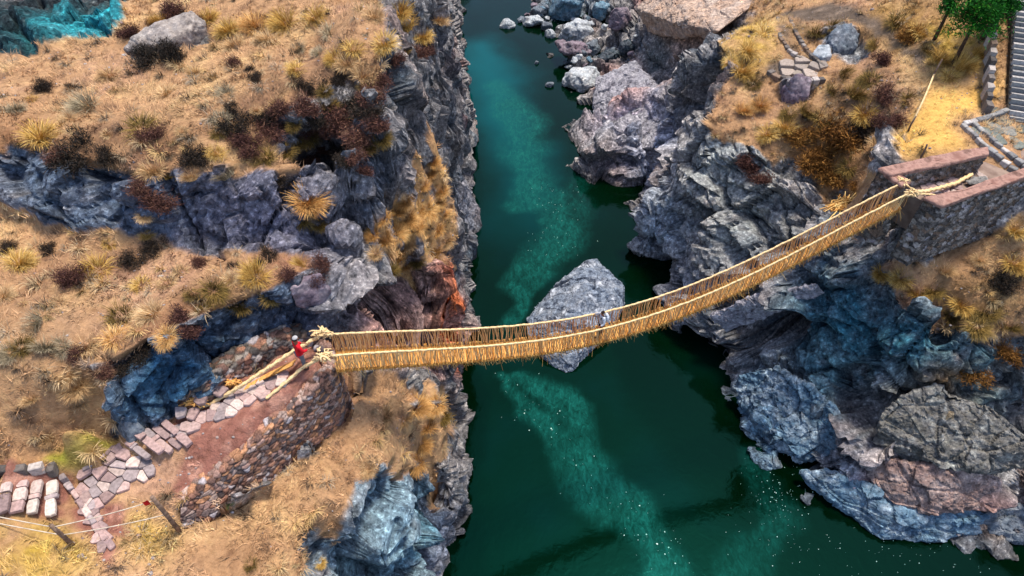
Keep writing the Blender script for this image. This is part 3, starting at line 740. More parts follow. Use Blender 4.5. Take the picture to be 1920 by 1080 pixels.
def stone_skin(name, top, bot, cols, parent=None, size=.34, amp=.09, res=.055, inner=None, seed=0, pale=.03, cap=.0):
    """a dry-stone face lofted between a top line and a foot line, returning over the top to an inner line"""
    T, s = resample_line(top, res)
    B0 = np.asarray(bot, float); d = np.concatenate([[0], np.cumsum(np.linalg.norm(np.diff(np.asarray(top, float), axis=0), axis=1))]); d /= d[-1]
    B = np.stack([np.interp(s, d, B0[:, k]) for k in range(3)], 1)
    nv = max(6, int(np.linalg.norm(T - B, axis=1).max() / res))
    rows = [B + (T - B) * k / nv for k in range(nv + 1)]
    if inner is not None:
        I0 = np.asarray(inner, float)
        I = np.stack([np.interp(s, d, I0[:, k]) for k in range(3)], 1)
        ni = max(3, int(np.linalg.norm(I - T, axis=1).max() / res))
        rows += [T + (I - T) * k / ni for k in range(1, ni + 1)]
        rows += [I - np.array([0, 0, .25 * k]) for k in range(1, 7)]
    G = np.stack(rows, 0)
    N = normals(G)
    fp = G.reshape(-1, 3)
    wp_ = fp + .12 * np.stack([noise3(fp / .5, seed + k) for k in range(3)], 1)
    f1, f2, cid = worley(wp_ * np.array([1, 1, 1.35]) / size, seed + 3)
    bulge = smooth(.0, .2, f2 - f1) * .7 + (cid - .5) * 1.0 + .25 * noise3(fp / .12, seed + 9)
    G2 = G + N * (bulge * amp).reshape(G.shape[0], -1)[..., None]
    c = np.array(cols)[(cid * 997).astype(int) % len(cols)]
    c = c * (.75 + .6 * ((cid * 7919) % 1))[:, None]
    c = np.where((cid > 1 - pale)[:, None], lin(170, 160, 160), c)
    c = c * np.where(f2 - f1 < .07, .45, 1)[:, None]
    o = mesh_obj(name, G2.reshape(-1, 3), grid_faces(*G.shape[:2]), M_WALL, parent, True)
    set_col(o, "stone_colour", c)
    return o

def perp(P):
    P = np.asarray(P, float); t = np.gradient(P[:, :2], axis=0)
    n = np.stack([-t[:, 1], t[:, 0]], 1); n /= np.linalg.norm(n, axis=1, keepdims=True) + 1e-9
    return n

def tube(pts, r, seg=7, taper=None, braid=0, lumps=0):
    """verts, faces of a rope or stick along pts"""
    P = np.asarray(pts, float); n = len(P)
    t = np.gradient(P, axis=0); t /= np.linalg.norm(t, axis=1, keepdims=True) + 1e-9
    up = np.array([0, 0, 1.0]) if abs(t[0][2]) < .9 else np.array([1.0, 0, 0])
    a = np.cross(t, up); a /= np.linalg.norm(a, axis=1, keepdims=True) + 1e-9
    b = np.cross(a, t)
    rad = np.full(n, r) if taper is None else np.linspace(r, r * taper, n)
    ang = np.arange(seg) * 2 * math.pi / seg
    d = np.concatenate([[0], np.cumsum(np.linalg.norm(np.diff(P, axis=0), axis=1))])
    R2 = rad[:, None] * np.ones((n, seg))
    if braid: R2 = R2 * (1 + .28 * np.cos(3 * ang[None, :] + d[:, None] / braid))
    if lumps: R2 = R2 * (1 + lumps * noise3(np.stack([d * 3, d * 0, d * 0], 1), 3))[:, None]
    V = P[:, None] + R2[..., None] * (np.cos(ang)[None, :, None] * a[:, None] + np.sin(ang)[None, :, None] * b[:, None])
    F_ = grid_faces(n, seg, True)
    V = np.concatenate([V.reshape(-1, 3), P[:1], P[-1:]])
    k = n * seg
    caps = [(k, (i + 1) % seg, i, i) for i in range(seg)] + [(k + 1, (n - 1) * seg + i, (n - 1) * seg + (i + 1) % seg, (n - 1) * seg + (i + 1) % seg) for i in range(seg)]
    return V, F_, caps
class MB:
    """collects geometry for one mesh"""
    def __init__(s): s.v = []; s.f = []; s.n = 0
    def add(s, V, F_):
        for f in F_: s.f.append(tuple(int(i) + s.n for i in dict.fromkeys(f)))
        s.v.append(np.asarray(V, float)); s.n += len(V)
    def tube(s, pts, r, **k):
        V, F_, c = tube(pts, r, **k); s.add(V, list(map(tuple, F_)) + c)
    def box(s, c, sx, sy, sz, rz=0, jit=0):
        V = np.array([(x, y, z) for z in (-.5, .5) for y in (-.5, .5) for x in (-.5, .5)]) * (sx, sy, sz)
        if jit: V = V + nrng.normal(0, jit, V.shape)
        ca, sa = math.cos(rz), math.sin(rz)
        V = np.stack([V[:, 0] * ca - V[:, 1] * sa, V[:, 0] * sa + V[:, 1] * ca, V[:, 2]], 1) + np.asarray(c)
        s.add(V, [(0, 2, 3, 1), (4, 5, 7, 6), (0, 1, 5, 4), (2, 6, 7, 3), (0, 4, 6, 2), (1, 3, 7, 5)])
    def build(s, name, mat, parent=None, smooth_shade=False):
        return mesh_obj(name, np.concatenate(s.v), s.f, mat, parent, smooth_shade)

# ---- rocks
def refine(bm, L_):
    for _ in range(9):
        e = [e for e in bm.edges if e.calc_length() > L_]
        if not e: break
        bmesh.ops.subdivide_edges(bm, edges=e, cuts=1)
        bmesh.ops.triangulate(bm, faces=[f for f in bm.faces if len(f.verts) > 3])
def rock_from(points, name, mat, L_=.16, amp=.16, seed=0, smooth_it=3, pits=.5, origin=None, crisp=0.0):
    bm = bmesh.new()
    for p in points: bm.verts.new(p)
    r = bmesh.ops.convex_hull(bm, input=bm.verts)
    bmesh.ops.delete(bm, geom=[v for v in r["geom_interior"] if isinstance(v, bmesh.types.BMVert)], context='VERTS')
    bmesh.ops.triangulate(bm, faces=bm.faces)
    refine(bm, L_)
    for _ in range(smooth_it): bmesh.ops.smooth_vert(bm, verts=bm.verts, factor=.5, use_axis_x=True, use_axis_y=True, use_axis_z=True)
    bm.normal_update()
    V = np.array([v.co[:] for v in bm.verts]); N = np.array([v.normal[:] for v in bm.verts])
    s = np.ptp(V, axis=0).max()
    q = V + seed * 13.7
    fA, cA = facets(q, seed + 40, s * .34); fB, cB = facets(q, seed + 41, s * .13)
    dsp = (.5 * fA / (s * .34) * 2.2 + .5 * fB / (s * .13) * .9 - .5 * smooth(.08, 0, cA)) + fbm(q / (s * .35), 3, seed) * .7 + .25 * fbm(q / (s * .13), 3, seed + 5, ridged=True) + .25 * noise3(q / .18, seed + 9)
    dsp = dsp - pits * smooth(.32, .12, worley(q / max(.35, s * .09), seed)[0]) * .9
    cr_ = 0
    if crisp:
        lay = (V[:, 2] + .8 * noise3(V / 2.5, 81) + .15 * V[:, 0]) / 1.3; fr = lay - np.floor(lay)
        cr_ = crisp * (.34 * facets(V, seed + 50, 1.5, 1.3)[0] + .32 * facets(V, seed + 51, .6, 1.4)[0] + .28 * facets(V, seed + 52, .25)[0] + .28 * (smooth(0, .2, fr) - .6))
    V = V + N * (dsp * amp + cr_)[:, None]
    for v, c in zip(bm.verts, V): v.co = c
    o_ = np.array(origin) if origin is not None else np.array([V[:, 0].mean(), V[:, 1].mean(), V[:, 2].min()])
    for v in bm.verts: v.co -= Vector(o_)
    me = bpy.data.meshes.new(name); bm.to_mesh(me); bm.free()
    me.polygons.foreach_set("use_smooth", np.full(len(me.polygons), crisp == 0))
    me.materials.append(mat)
    o = bpy.data.objects.new(name, me); COL.objects.link(o); o.location = o_
    return o
def blob_points(c, sx, sy, sz, n=26, seed=0, rz=0):
    r = np.random.default_rng(seed)
    d = r.normal(size=(n, 3)); d /= np.linalg.norm(d, axis=1, keepdims=True)
    d *= r.uniform(.82, 1.05, (n, 1)) * np.array([sx, sy, sz]) * .5
    ca, sa = math.cos(rz), math.sin(rz)
    d = np.stack([d[:, 0] * ca - d[:, 1] * sa, d[:, 0] * sa + d[:, 1] * ca, d[:, 2]], 1)
    return d + np.asarray(c)

# ---- flagstones cut from a plan outline
def voronoi_stones(poly, cell, seed, gap=.05, stretch=(1, 1)):
    r = np.random.default_rng(seed)
    lo, hi = poly.min(0), poly.max(0)
    pts = []
    for x in np.arange(lo[0] - cell, hi[0] + cell, cell):
        for y in np.arange(lo[1] - cell, hi[1] + cell, cell):
            pts.append((x + r.uniform(-.42, .42) * cell, y + r.uniform(-.42, .42) * cell))
    pts = np.array(pts)
    res = []
    for i, p in enumerate(pts):
        if not inside(poly, np.array([p[0]]), np.array([p[1]]))[0]: continue
        cellp = [p + np.array(q) * cell * 1.4 for q in ((-1, -1), (1, -1), (1, 1), (-1, 1))]
        near = pts[np.linalg.norm(pts - p, axis=1) < cell * 3]
        for o in near:
            if np.allclose(o, p): continue
            nrm = o - p; dd = np.linalg.norm(nrm); nrm = nrm / dd; h = dd / 2 - gap * r.uniform(.3, .9)
            new = []
            for a, b in zip(cellp, cellp[1:] + cellp[:1]):
                da, db = (a - p) @ nrm - h, (b - p) @ nrm - h
                if da <= 0: new.append(a)
                if da * db < 0: new.append(a + (b - a) * da / (da - db))
            cellp = new
            if len(cellp) < 3: break
        if len(cellp) >= 3: res.append(np.array(cellp))
    return res
def flag_mesh(name, stones, cols, zf, parent=None, thick=.14, lift=.05, seed=0):
    r = np.random.default_rng(seed)
    mb = MB(); C = []
    for st in stones:
        # round the corners once
        q = []
        for a, b in zip(st, np.roll(st, -1, 0)): q += [a * .9 + b * .1, a * .1 + b * .9]
        q = np.array(q); c = q.mean(0); k = len(q)
        z = np.mean([zf(*p) for p in q]) + lift + r.uniform(-.015, .02)
        tilt = r.normal(0, .02, 2)
        def ring(s, dz): 
            w = c + (q - c) * s
            return np.concatenate([w, (z + dz + (w - c) @ tilt)[:, None]], 1)
        V = np.concatenate([ring(1.0, -thick), ring(1.0, -.025), ring(.93, 0)])
        f = [tuple(2 * k + i for i in range(k))]
        for lv in (0, 1): f += [(lv * k + i, lv * k + (i + 1) % k, (lv + 1) * k + (i + 1) % k, (lv + 1) * k + i) for i in range(k)]
        mb.add(V, f)
        cc = np.array(cols[r.integers(len(cols))]) * r.uniform(.75, 1.25)
        C += [cc] * len(V)
    o = mb.build(name, M_FLAG, parent)
    set_col(o, "stone_colour", np.array(C))
    return o

# ---- plants
def leaf_mat(name, stops, rough=.8, trans=.0):
    m, nt, bs = new_mat(name)
    g = nd(nt, "ShaderNodeNewGeometry")
    oi = nd(nt, "ShaderNodeObjectInfo")
    ad = nd(nt, "ShaderNodeMath", operation='MULTIPLY_ADD'); ad.inputs[1].default_value = .75
    m2 = nd(nt, "ShaderNodeMath", operation='MULTIPLY'); m2.inputs[1].default_value = .25
    L(nt, oi.outputs["Random"], m2.inputs[0]); L(nt, g.outputs["Random Per Island"], ad.inputs[0]); L(nt, m2.outputs[0], ad.inputs[2])
    r = ramp(nt, ad.outputs[0], stops)
    L(nt, r.outputs[0], bs.inputs["Base Color"]); bs.inputs["Roughness"].default_value = rough; bs.inputs["Specular IOR Level"].default_value = .15
    return m
def blades(n, R_, h, spread, seed, width=.028, core=.22, droop=.5):
    """arching grass blades of one tussock: verts, faces"""
    r = np.random.default_rng(seed)
    az = np.where(r.random(n) < .7, -np.pi / 2 + r.normal(0, .8, n), r.uniform(0, 2 * np.pi, n)); lean = spread * r.uniform(0, 1, n) ** .6
    ln = h * r.uniform(.6, 1.1, n); rr = core * R_ * np.sqrt(r.uniform(0, 1, n)); a2 = az + r.normal(0, .5, n)
    base = np.stack([rr * np.cos(a2), rr * np.sin(a2), -0.06 + 0 * rr], 1)
    seg = 4
    t = np.linspace(0, 1, seg)
    V = np.zeros((n, seg, 2, 3)); pos = base.copy()
    side = np.stack([-np.sin(az), np.cos(az), 0 * az], 1)
    prev = pos
    for k in range(seg):
        if k:
            th = lean * (0.35 + t[k] * (1 + droop))
            th = np.minimum(th, 2.3)
            prev = prev + (ln / (seg - 1))[:, None] * np.stack([np.sin(th) * np.cos(az), np.sin(th) * np.sin(az), np.cos(th)], 1)
        w = width * (1 - .85 * t[k]) * r.uniform(.7, 1.3, n)
        V[:, k, 0] = prev - side * w[:, None]; V[:, k, 1] = prev + side * w[:, None]
    b = np.arange(n)[:, None] * seg * 2
    F_ = []
    for k in range(seg - 1):
        q = np.array([2 * k, 2 * k + 1, 2 * k + 3, 2 * k + 2])
        F_.append(b + q[None, :])
    return V.reshape(-1, 3), np.concatenate(F_, 0)
def tuss_mesh(mat, seed, n=230, spread=1.15, h=.95, width=.026, core=.25, droop=.5):
    V, F_ = blades(n, 1.0, h, spread, seed, width, core, droop)
    me = bpy.data.meshes.new("tussock"); o = mesh_obj("tmp", V, F_, mat); me = o.data; bpy.data.objects.remove(o); me.name = "tussock"
    return me
def bush_mesh(mat, seed, n=900, flat_=.7, leaf=.055):
    """twiggy shrub: many small leaves in uneven clumps round short stems"""
    r = np.random.default_rng(seed)
    k = 9
    cc = r.normal(size=(k, 3)); cc /= np.linalg.norm(cc, axis=1, keepdims=True); cc *= r.uniform(.25, .75, (k, 1)); cc[:, 2] = np.abs(cc[:, 2]) * flat_
    own = r.integers(0, k, n)
    p = cc[own] + r.normal(0, .17, (n, 3)); p[:, 2] = np.maximum(p[:, 2], -.05)
    d = r.normal(size=(n, 3)) + p * 1.5; d /= np.linalg.norm(d, axis=1, keepdims=True)
    s = np.cross(d, r.normal(size=(n, 3))); s /= np.linalg.norm(s, axis=1, keepdims=True)
    ln = leaf * r.uniform(1., 3.0, n)[:, None]; wd = leaf * .26 * r.uniform(.6, 1.2, n)[:, None]
    V = np.stack([p - s * wd, p + d * ln, p + s * wd, p - d * ln * .4], 1).reshape(-1, 3)
    F_ = (np.arange(n)[:, None] * 4 + np.arange(4)[None, :])
    # twigs
    tv, tf = [], []; base = len(V)
    for c in cc:
        a = np.array([0, 0, -.1]); w = np.cross(c - a, [0.3, .9, .1]); w /= np.linalg.norm(w); w *= .02
        b = len(tv) + base
        tv += [a - w, a + w, c * 1.1 + w * .4, c * 1.1 - w * .4]; tf.append([b, b + 1, b + 2, b + 3])
    o = mesh_obj("tmp", np.concatenate([V, np.array(tv)]), np.concatenate([F_, np.array(tf)]), mat); me = o.data; bpy.data.objects.remove(o); me.name = "bush"
    return me
# ------------------------------------------------------------------ the rope bridge
NL, NR = at(622, 667, 16.9), at(1705, 362, 16.9)       # near handrail ends
FL, FR = at(618, 627, 16.9), at(1692, 343, 16.9)       # far handrail ends
_t = np.array([.168, .42, .58, .78]); _d = np.array([1.64, 3.55, 3.25, 2.1]) / (_t * (1 - _t))
_c = np.polyfit(_t, _d, 2)
def dip(t): return t * (1 - t) * np.polyval(_c, t)
def rail(t, side, down=0.0, inn=0.0):
    """point of the bridge: side 0 near rail, 1 far rail; inn moves towards the middle (0..0.5)"""
    t = np.asarray(t, float)[..., None]
    n_ = NL + (NR - NL) * t; f_ = FL + (FR - FL) * t
    s = inn if side == 0 else 1 - inn
    p = n_ + (f_ - n_) * s
    p[..., 2] -= dip(t[..., 0]) + down
    return p
DECK = 1.0
bridge = empty("rope_bridge", tuple(rail(np.array([0.0]), 0, DECK, .5)[0]))
tag(bridge, "long sagging footbridge woven from straw rope, hung across the green river", "bridge")
BO = np.array(bridge.location)
def bpart(mb, name, mat, sm=True):
    mb.v = [np.concatenate(mb.v) - BO]
    return mb.build(name, mat, bridge, sm)
tt = np.linspace(0, 1, 420)
for sd_ in (0, 1):
    mb = MB()
    jit = np.stack([noise3(np.stack([tt * 60, tt * 0 + sd_ * 9, tt * 0 + k * 5], 1), 300 + k) for k in range(3)], 1) * .025
    mb.tube(rail(tt, sd_) + jit, .044, seg=10, braid=.05)
    bpart(mb, "handrail_rope", M_STRAW)
# deck: woven mat with a ragged surface, carried on four thick ropes
nx_, ny_ = 900, 18
T_ = np.linspace(0, 1, nx_); S_ = np.linspace(.06, .94, ny_)
G = np.stack([rail(T_, 0, DECK, s) for s in S_], 0)
gn = fbm(G.reshape(-1, 3) * np.array([5, 5, 5]), 3, 311).reshape(ny_, nx_)
tw = noise3(np.stack([np.tile(T_ * 620, ny_), np.repeat(S_ * 3, nx_), np.zeros(nx_ * ny_)], 1), 312).reshape(ny_, nx_)
G[..., 2] += .035 * gn + .03 * tw - .05 * (1 - (2 * np.abs(S_ - .5)) ** 2)[:, None]
mb = MB(); mb.add(G.reshape(-1, 3), list(map(tuple, grid_faces(ny_, nx_)))); G2 = G.copy(); G2[..., 2] -= .05
mb.add(G2.reshape(-1, 3), list(map(tuple, grid_faces(ny_, nx_)[:, ::-1])))
bpart(mb, "deck_mat", M_STRAWD)
for s in (.1, .37, .63, .9):
    mb = MB(); mb.tube(rail(tt[::2], 0, DECK + .12, s), .075, seg=8, braid=.06); bpart(mb, "floor_rope", M_STRAWD)
# cross twigs of the floor and the ragged fringe below both edges
mb = MB()
for i in range(560):
    t = (i + rng.random()) / 560; w = .02 + .012 * rng.random()
    a = rail(np.array([t]), 0, DECK - .035 - .03 * rng.random(), -.02 - .1 * rng.random())[0]; b = rail(np.array([t + rng.gauss(0, .003)]), 0, DECK - .035 - .03 * rng.random(), 1.0 + .08 * rng.random())[0]
    mb.tube([a, (a + b) / 2 - [0, 0, .04], b], w * .7, seg=4)
o = bpart(mb, "floor_twigs", leaf_mat("floor_twig", [(.1, lin(150, 94, 40)), (.5, lin(200, 142, 70)), (.9, lin(232, 186, 108))]), False); o["kind"] = "stuff"
mb = MB()
M_FR = leaf_mat("frayed_straw", [(.05, lin(120, 72, 34)), (.4, lin(196, 140, 70)), (.9, lin(240, 206, 134))])
for i in range(1500):
    t = rng.random(); sd_ = 0 if rng.random() < .75 else 1
    a = rail(np.array([t]), sd_, DECK + rng.uniform(-.06, .1), rng.uniform(-.03, .08))[0]
    lg = rng.uniform(.08, .26) if rng.random() < .96 else rng.uniform(.35, .6)
    out = np.array([rng.gauss(.15, .5), -.55 if sd_ == 0 else .5, -rng.uniform(.3, 1.1)]); out /= np.linalg.norm(out)
    mb.tube([a, a + out * lg * .5, a + out * lg + [0, 0, -.03]], .011, seg=3, taper=.5)
o = bpart(mb, "fringe", M_FR, False); o["kind"] = "stuff"
# side lashings between handrails and floor
M_LASH = leaf_mat("lashing_cord", [(.1, lin(176, 124, 76)), (.5, lin(220, 170, 112)), (.9, lin(244, 212, 156))])
def lashing(t, sd_, k):
    mb = MB()
    for q in range(k):
        t0 = t + (q - (k - 1) / 2) * .006 / k + rng.gauss(0, .0006); t1 = t0 + rng.gauss(0, .0035)
        a = rail(np.array([t0]), sd_, .0)[0]; b = rail(np.array([t1]), sd_, DECK, .05)[0]
        m_ = (a + b) / 2 + np.array([rng.gauss(0, .02), (-.05 if sd_ == 0 else .05), 0])
        mb.tube([a, m_, b], .009 + .008 * rng.random(), seg=4)
    return mb
steps = np.linspace(.004, .996, 165)
rest = [MB(), MB()]
cnt = 0
for i, t in enumerate(steps):
    for sd_ in (0, 1):
        thick_ = t < .1 or (sd_ == 0 and t < .16) or (t > .55 and noise3(np.array([[t * 14, sd_ * 3.3, .5]]), 8)[0] > .1)
        k = (7 if thick_ and t < .1 else (4 if sd_ == 0 else 3))
        mb = lashing(t, sd_, k)
        if i < 50:
            bpart(mb, "lashing", M_LASH, False); cnt += 1
        else:
            rest[0].add(np.concatenate(mb.v), mb.f)
o = bpart(rest[0], "side_lashings", M_LASH, False); o["kind"] = "stuff"
# swollen straw bindings where the handrails meet the abutments
def bundle(c, sx, sy, sz, seed, mat=None, n=70):
    mb = MB(); r = np.random.default_rng(seed)
    for k in range(n):
        a = np.asarray(c) + r.normal(0, .3, 3) * (sx, sy, sz); d = r.normal(0, .55, 3) * (sx, sy, sz * .7)
        b = a + d; m_ = (a + b) / 2 + r.normal(0, .15, 3) * (sx, sy, sz) + [0, 0, .05]
        mb.tube([a, m_, b], r.uniform(.025, .055), seg=5, taper=.7)
    return mb
for p, sx in ((FL + [-.25, .05, .0], .34), (NL + [-.3, -.0, -.02], .36), (NR + [.15, .05, -.05], .25), (FR + [.1, .1, -.05], .22)):
    bpart(bundle(p, sx, .24, .2, int(abs(p[0] * 10))), "end_binding", M_STRAW, True)

def rope_thing(name, pts, r, label, cat, mat=M_STRAW, group=None, braid=.06):
    P, _ = resample_line(pts, .05)
    o0 = P[0].copy(); mb = MB()
    wob = np.stack([noise3(P * 2.2 + 3 * k, 330 + k) for k in range(3)], 1) * .03
    mb.tube(P - o0 + wob, r, seg=8, braid=braid)
    o = mb.build(name, mat, None, True); o.location = o0
    tag(o, label, cat, group); return o
def gp(u, v, up=0.0):
    p = ground(u, v); return p + np.array([0, 0, up])
rope_thing("anchor_rope", [FL + [-.2, .05, .05], at(520, 678, 16.35), at(455, 722, 15.95), gp(400, 758, .12), gp(350, 778, .1)], .075, "thick straw anchor rope running down the left path beside the rubble wall", "rope")
rope_thing("anchor_rope", [NL + [-.25, 0, .0], at(566, 690, 16.3), at(530, 722, 15.95), gp(500, 750, .08)], .065, "shorter straw anchor rope reaching from the near handrail onto the red earth ramp", "rope")
rope_thing("anchor_rope", [NR + [.1, .05, 0], at(1740, 358, 16.4), at(1790, 345, 16.2), at(1822, 327, 16.15)], .1, "knotted thick straw rope lying along the floor of the right abutment", "rope")
rope_thing("anchor_rope", [NR + [.1, .0, -.05], at(1745, 365, 16.3), at(1776, 372, 16.1)], .05, "thin straw rope end beside the thick rope on the right abutment", "rope")
# flat straw band and coils on the left approach
P, s_ = resample_line([gp(462, 730, .14), gp(500, 712, .25), gp(556, 692, .45)], .05)
w_ = np.stack([P + np.array([.05, .16, 0]) * k + [0, 0, .012 * math.cos(k * 3)] for k in np.linspace(-1, 1, 7)], 0); w_[..., 2] += .02 * noise3(w_.reshape(-1, 3) * 6, 5).reshape(7, -1)
mb = MB(); mb.add(w_.reshape(-1, 3) - P[0], list(map(tuple, grid_faces(7, len(P))))); lo_ = w_.copy(); lo_[..., 2] -= .06; mb.add(lo_.reshape(-1, 3) - P[0], list(map(tuple, grid_faces(7, len(P))[:, ::-1])))
o = mb.build("straw_band", M_STRAWD, None, True); o.location = P[0]; tag(o, "flat yellow straw band stretched between the two anchor ropes on the left approach", "straw mat")
for (u, v), sx, lab in (((372, 758), .42, "larger heap of golden straw where the anchor rope ends beside the left path"), ((440, 727), .28, "small coil of golden straw under the middle of the left anchor rope")):
    c = gp(u, v, .32); mb = bundle((0, 0, 0), sx, sx * .55, .16, u, M_STRAW, 90); o = mb.build("straw_heap", M_STRAWD, None, True); o.location = c; tag(o, lab, "straw")
c = gp(1578, 388, .15); mb = bundle((0, 0, 0), 1.1, .5, .25, 77, M_STRAW, 170); o = mb.build("straw_heap", M_FR, None, False); o.location = c; o.rotation_euler = (0, 0, .6); tag(o, "spill of pale straw on the rock beside the right end of the bridge", "straw")
rope_thing("stick", [gp(343, 778, .1), gp(366, 742, .5)], .035, "short pale stick leaning where the left anchor rope ends", "stick", M_WOOD, braid=0)

# ------------------------------------------------------------------ masonry
def A3(*p): return at(*p)
cols_red = [lin(132, 96, 80), lin(156, 114, 92), lin(108, 82, 72), lin(168, 122, 90), lin(98, 84, 80), lin(146, 116, 104), lin(166, 142, 130)]
cols_dk = [lin(102, 94, 88), lin(128, 118, 108), lin(82, 76, 72), lin(122, 102, 86), lin(160, 150, 142)]
ow = empty("stone_wall", tuple(A3(335, 985, 13.9)))
tag(ow, "red brown dry stone wall holding up the earth ramp at the left bridge end", "wall")
top = [A3(338, 948, 14.45), A3(398, 898, 14.7), A3(460, 845, 14.95), A3(540, 775, 15.3), A3(600, 718, 15.75), A3(628, 690, 15.95), A3(626, 665, 15.95), A3(618, 640, 15.95), A3(600, 636, 15.9)]
bot = [A3(338, 990, 13.5), A3(400, 972, 13.2), A3(462, 935, 12.9), A3(545, 866, 12.7), A3(608, 820, 12.5), A3(640, 795, 12.4)]
b6 = top[6].copy(); b6[0] += .15; b6[2] = 12.0; b7 = top[7].copy(); b7[2] = 12.0; b7[0] += .1; b8 = top[8].copy(); b8[2] = 13; b8[1] += .2
bot += [b6, b7, b8]
top, bot = WALL_TOP, WALL_BOT
pn = perp(top); inn = [t_ + np.array([n_[0], n_[1], 0]) * .5 + [0, 0, -.02] for t_, n_ in zip(top, pn)]
stone_skin("stone_face", np.array(top) - np.array(ow.location), np.array(bot) - np.array(ow.location), cols_red, ow, .25, .075, .045, np.array(inn) - np.array(ow.location), 2)
# rubble wall at the foot of the rock, left of the approach
o_r = empty("rubble_wall", tuple(gp(420, 735)))
tag(o_r, "low dark rubble wall between the blue rock face and the left approach path", "wall")
bot = [gp(u, v, -.25) for u, v in ((340, 772), (395, 742), (445, 712), (500, 684), (550, 662), (602, 644))]
top = [np.array([b_[0] - .12, b_[1] + .22, b_[2] + h]) for b_, h in zip(bot, (.75, .95, 1.05, 1.1, 1.1, 1.0))]
pn = perp(top); inn = [t_ + np.array([n_[0], n_[1], 0]) * .7 + [0, 0, -.1] for t_, n_ in zip(top, pn)]
stone_skin("rubble_face", np.array(top) - np.array(o_r.location), np.array(bot) - np.array(o_r.location), cols_dk + cols_red[:3], o_r, .30, .10, .05, np.array(inn) - np.array(o_r.location), 12, .06)

def box_wall(name, label, corners, zb, seed, cols, batter=.25, cap_t=.1, size=.27):
    """free-standing stone block with a clay coping: corners = plan loop of top points (clockwise from above or not)"""
    c = np.array(corners); ctr = c.mean(0)
    if np.cross(c[1, :2] - c[0, :2], c[2, :2] - c[1, :2]) < 0: c = c[::-1]
    root = empty(name, tuple((ctr[0], ctr[1], zb))); tag(root, label, "wall")
    o_ = np.array(root.location)
    loop = np.concatenate([c, c[:1]])[::-1]
    low = loop + (loop - ctr) * np.array([1, 1, 0]) / np.linalg.norm((loop - ctr)[:, :2], axis=1)[:, None] * batter; low[:, 2] = zb
    stone_skin("stone_body", loop - o_, low - o_, cols, root, size, .10, .06, None, seed)
    # coping: rounded slab following the loop
    d = (c - ctr); d[:, 2] = 0
    L2, _ = resample_line(np.concatenate([c, c[:1]]), .12); L2 = L2[:-1]
    dir_ = (L2 - ctr) * np.array([1, 1, 0]); dir_ /= np.linalg.norm(dir_, axis=1)[:, None]
    rows = []
    for off, dz in ((.05, -.12), (.09, -.03), (.05, .05), (-.06, .09)):
        rows.append(L2 + dir_ * off + [0, 0, dz])
    for k in (.75, .5, .25, .04): rows.append(ctr + (rows[3] - ctr) * k)
    G = np.stack(rows, 0); G[..., 2] += .035 * fbm(G.reshape(-1, 3) / .5, 3, seed).reshape(G.shape[:2]) ; G[..., :2] += (.05 * noise3(G.reshape(-1, 3) / .4, seed + 2)).reshape(G.shape[:2])[..., None]
    mb = MB(); mb.add(G.reshape(-1, 3) - o_, list(map(tuple, grid_faces(G.shape[0], G.shape[1], True))))
    mb.build("coping", M_CLAY, root, True)
    return root
box_wall("abutment_wall", "far stone parapet with red clay coping at the right bridge end", [A3(1648, 317, 17), A3(1674, 330, 17), A3(1760, 311, 17.03), A3(1852, 291, 17.05), A3(1850, 277, 17.05), A3(1793, 285, 17.03), A3(1720, 301, 17)], 13.2, 21, cols_dk)
box_wall("abutment_wall", "near stone parapet with broad reddish coping and tall dark face at the right bridge end", [A3(1734, 371, 16.6), A3(1768, 388, 16.6), A3(1850, 357, 16.65), A3(1990, 311, 16.7), A3(1990, 294, 16.7), A3(1855, 338, 16.65), A3(1790, 363, 16.6)], 12.7, 31, cols_dk)
box_wall("gate_pillar", "short stone pillar carrying the far handrail at the right bridge end", [A3(1660, 327, 16.9), A3(1690, 348, 16.9), A3(1706, 342, 16.9), A3(1678, 325, 16.9)], 13.0, 41, cols_dk)
# paved floor between the parapets
fl = outline([(1690, 350), (1735, 378), (1960, 320), (1900, 285), (1880, 292), (1705, 342)])
def plan(poly, z): return np.array([at(u, v, z)[:2] for u, v in poly])
flp = plan([(1690, 352), (1745, 386), (1800, 376), (1990, 308), (1960, 268), (1860, 300), (1700, 338)], 15.95)
cols_flag = [lin(158, 132, 126), lin(172, 146, 138), lin(142, 120, 116), lin(186, 166, 156), lin(150, 136, 134)]
mb = MB(); k = len(flp)
mb.add([(*p, 15.93) for p in flp] + [(*p, 14.0) for p in flp], [tuple(range(k))[::-1]] + [(i, (i + 1) % k, k + (i + 1) % k, k + i) for i in range(k)])
o = mb.build("abutment_floor", noisy("trodden_earth", lin(112, 92, 82), lin(150, 130, 116), 1.5, bump=.4)); o["kind"] = "structure"
st = voronoi_stones(plan([(1715, 358), (1745, 376), (1860, 340), (1840, 326)], 15.95), .55, 5)
o = flag_mesh("paving", st, cols_flag, lambda x, y: 15.93, lift=.05); o["kind"] = "structure"
r_ = rock_from(blob_points(at(1832, 338, 16.15), 1.5, .7, .35, 22, 4, .3), "stone_slab", stone_mat("slab_stone", [lin(110, 108, 106), lin(140, 136, 130), lin(168, 164, 156)]), .12, .03, 4, 1)
tag(r_, "flat grey slab lying beside the rope on the right abutment floor", "stone")

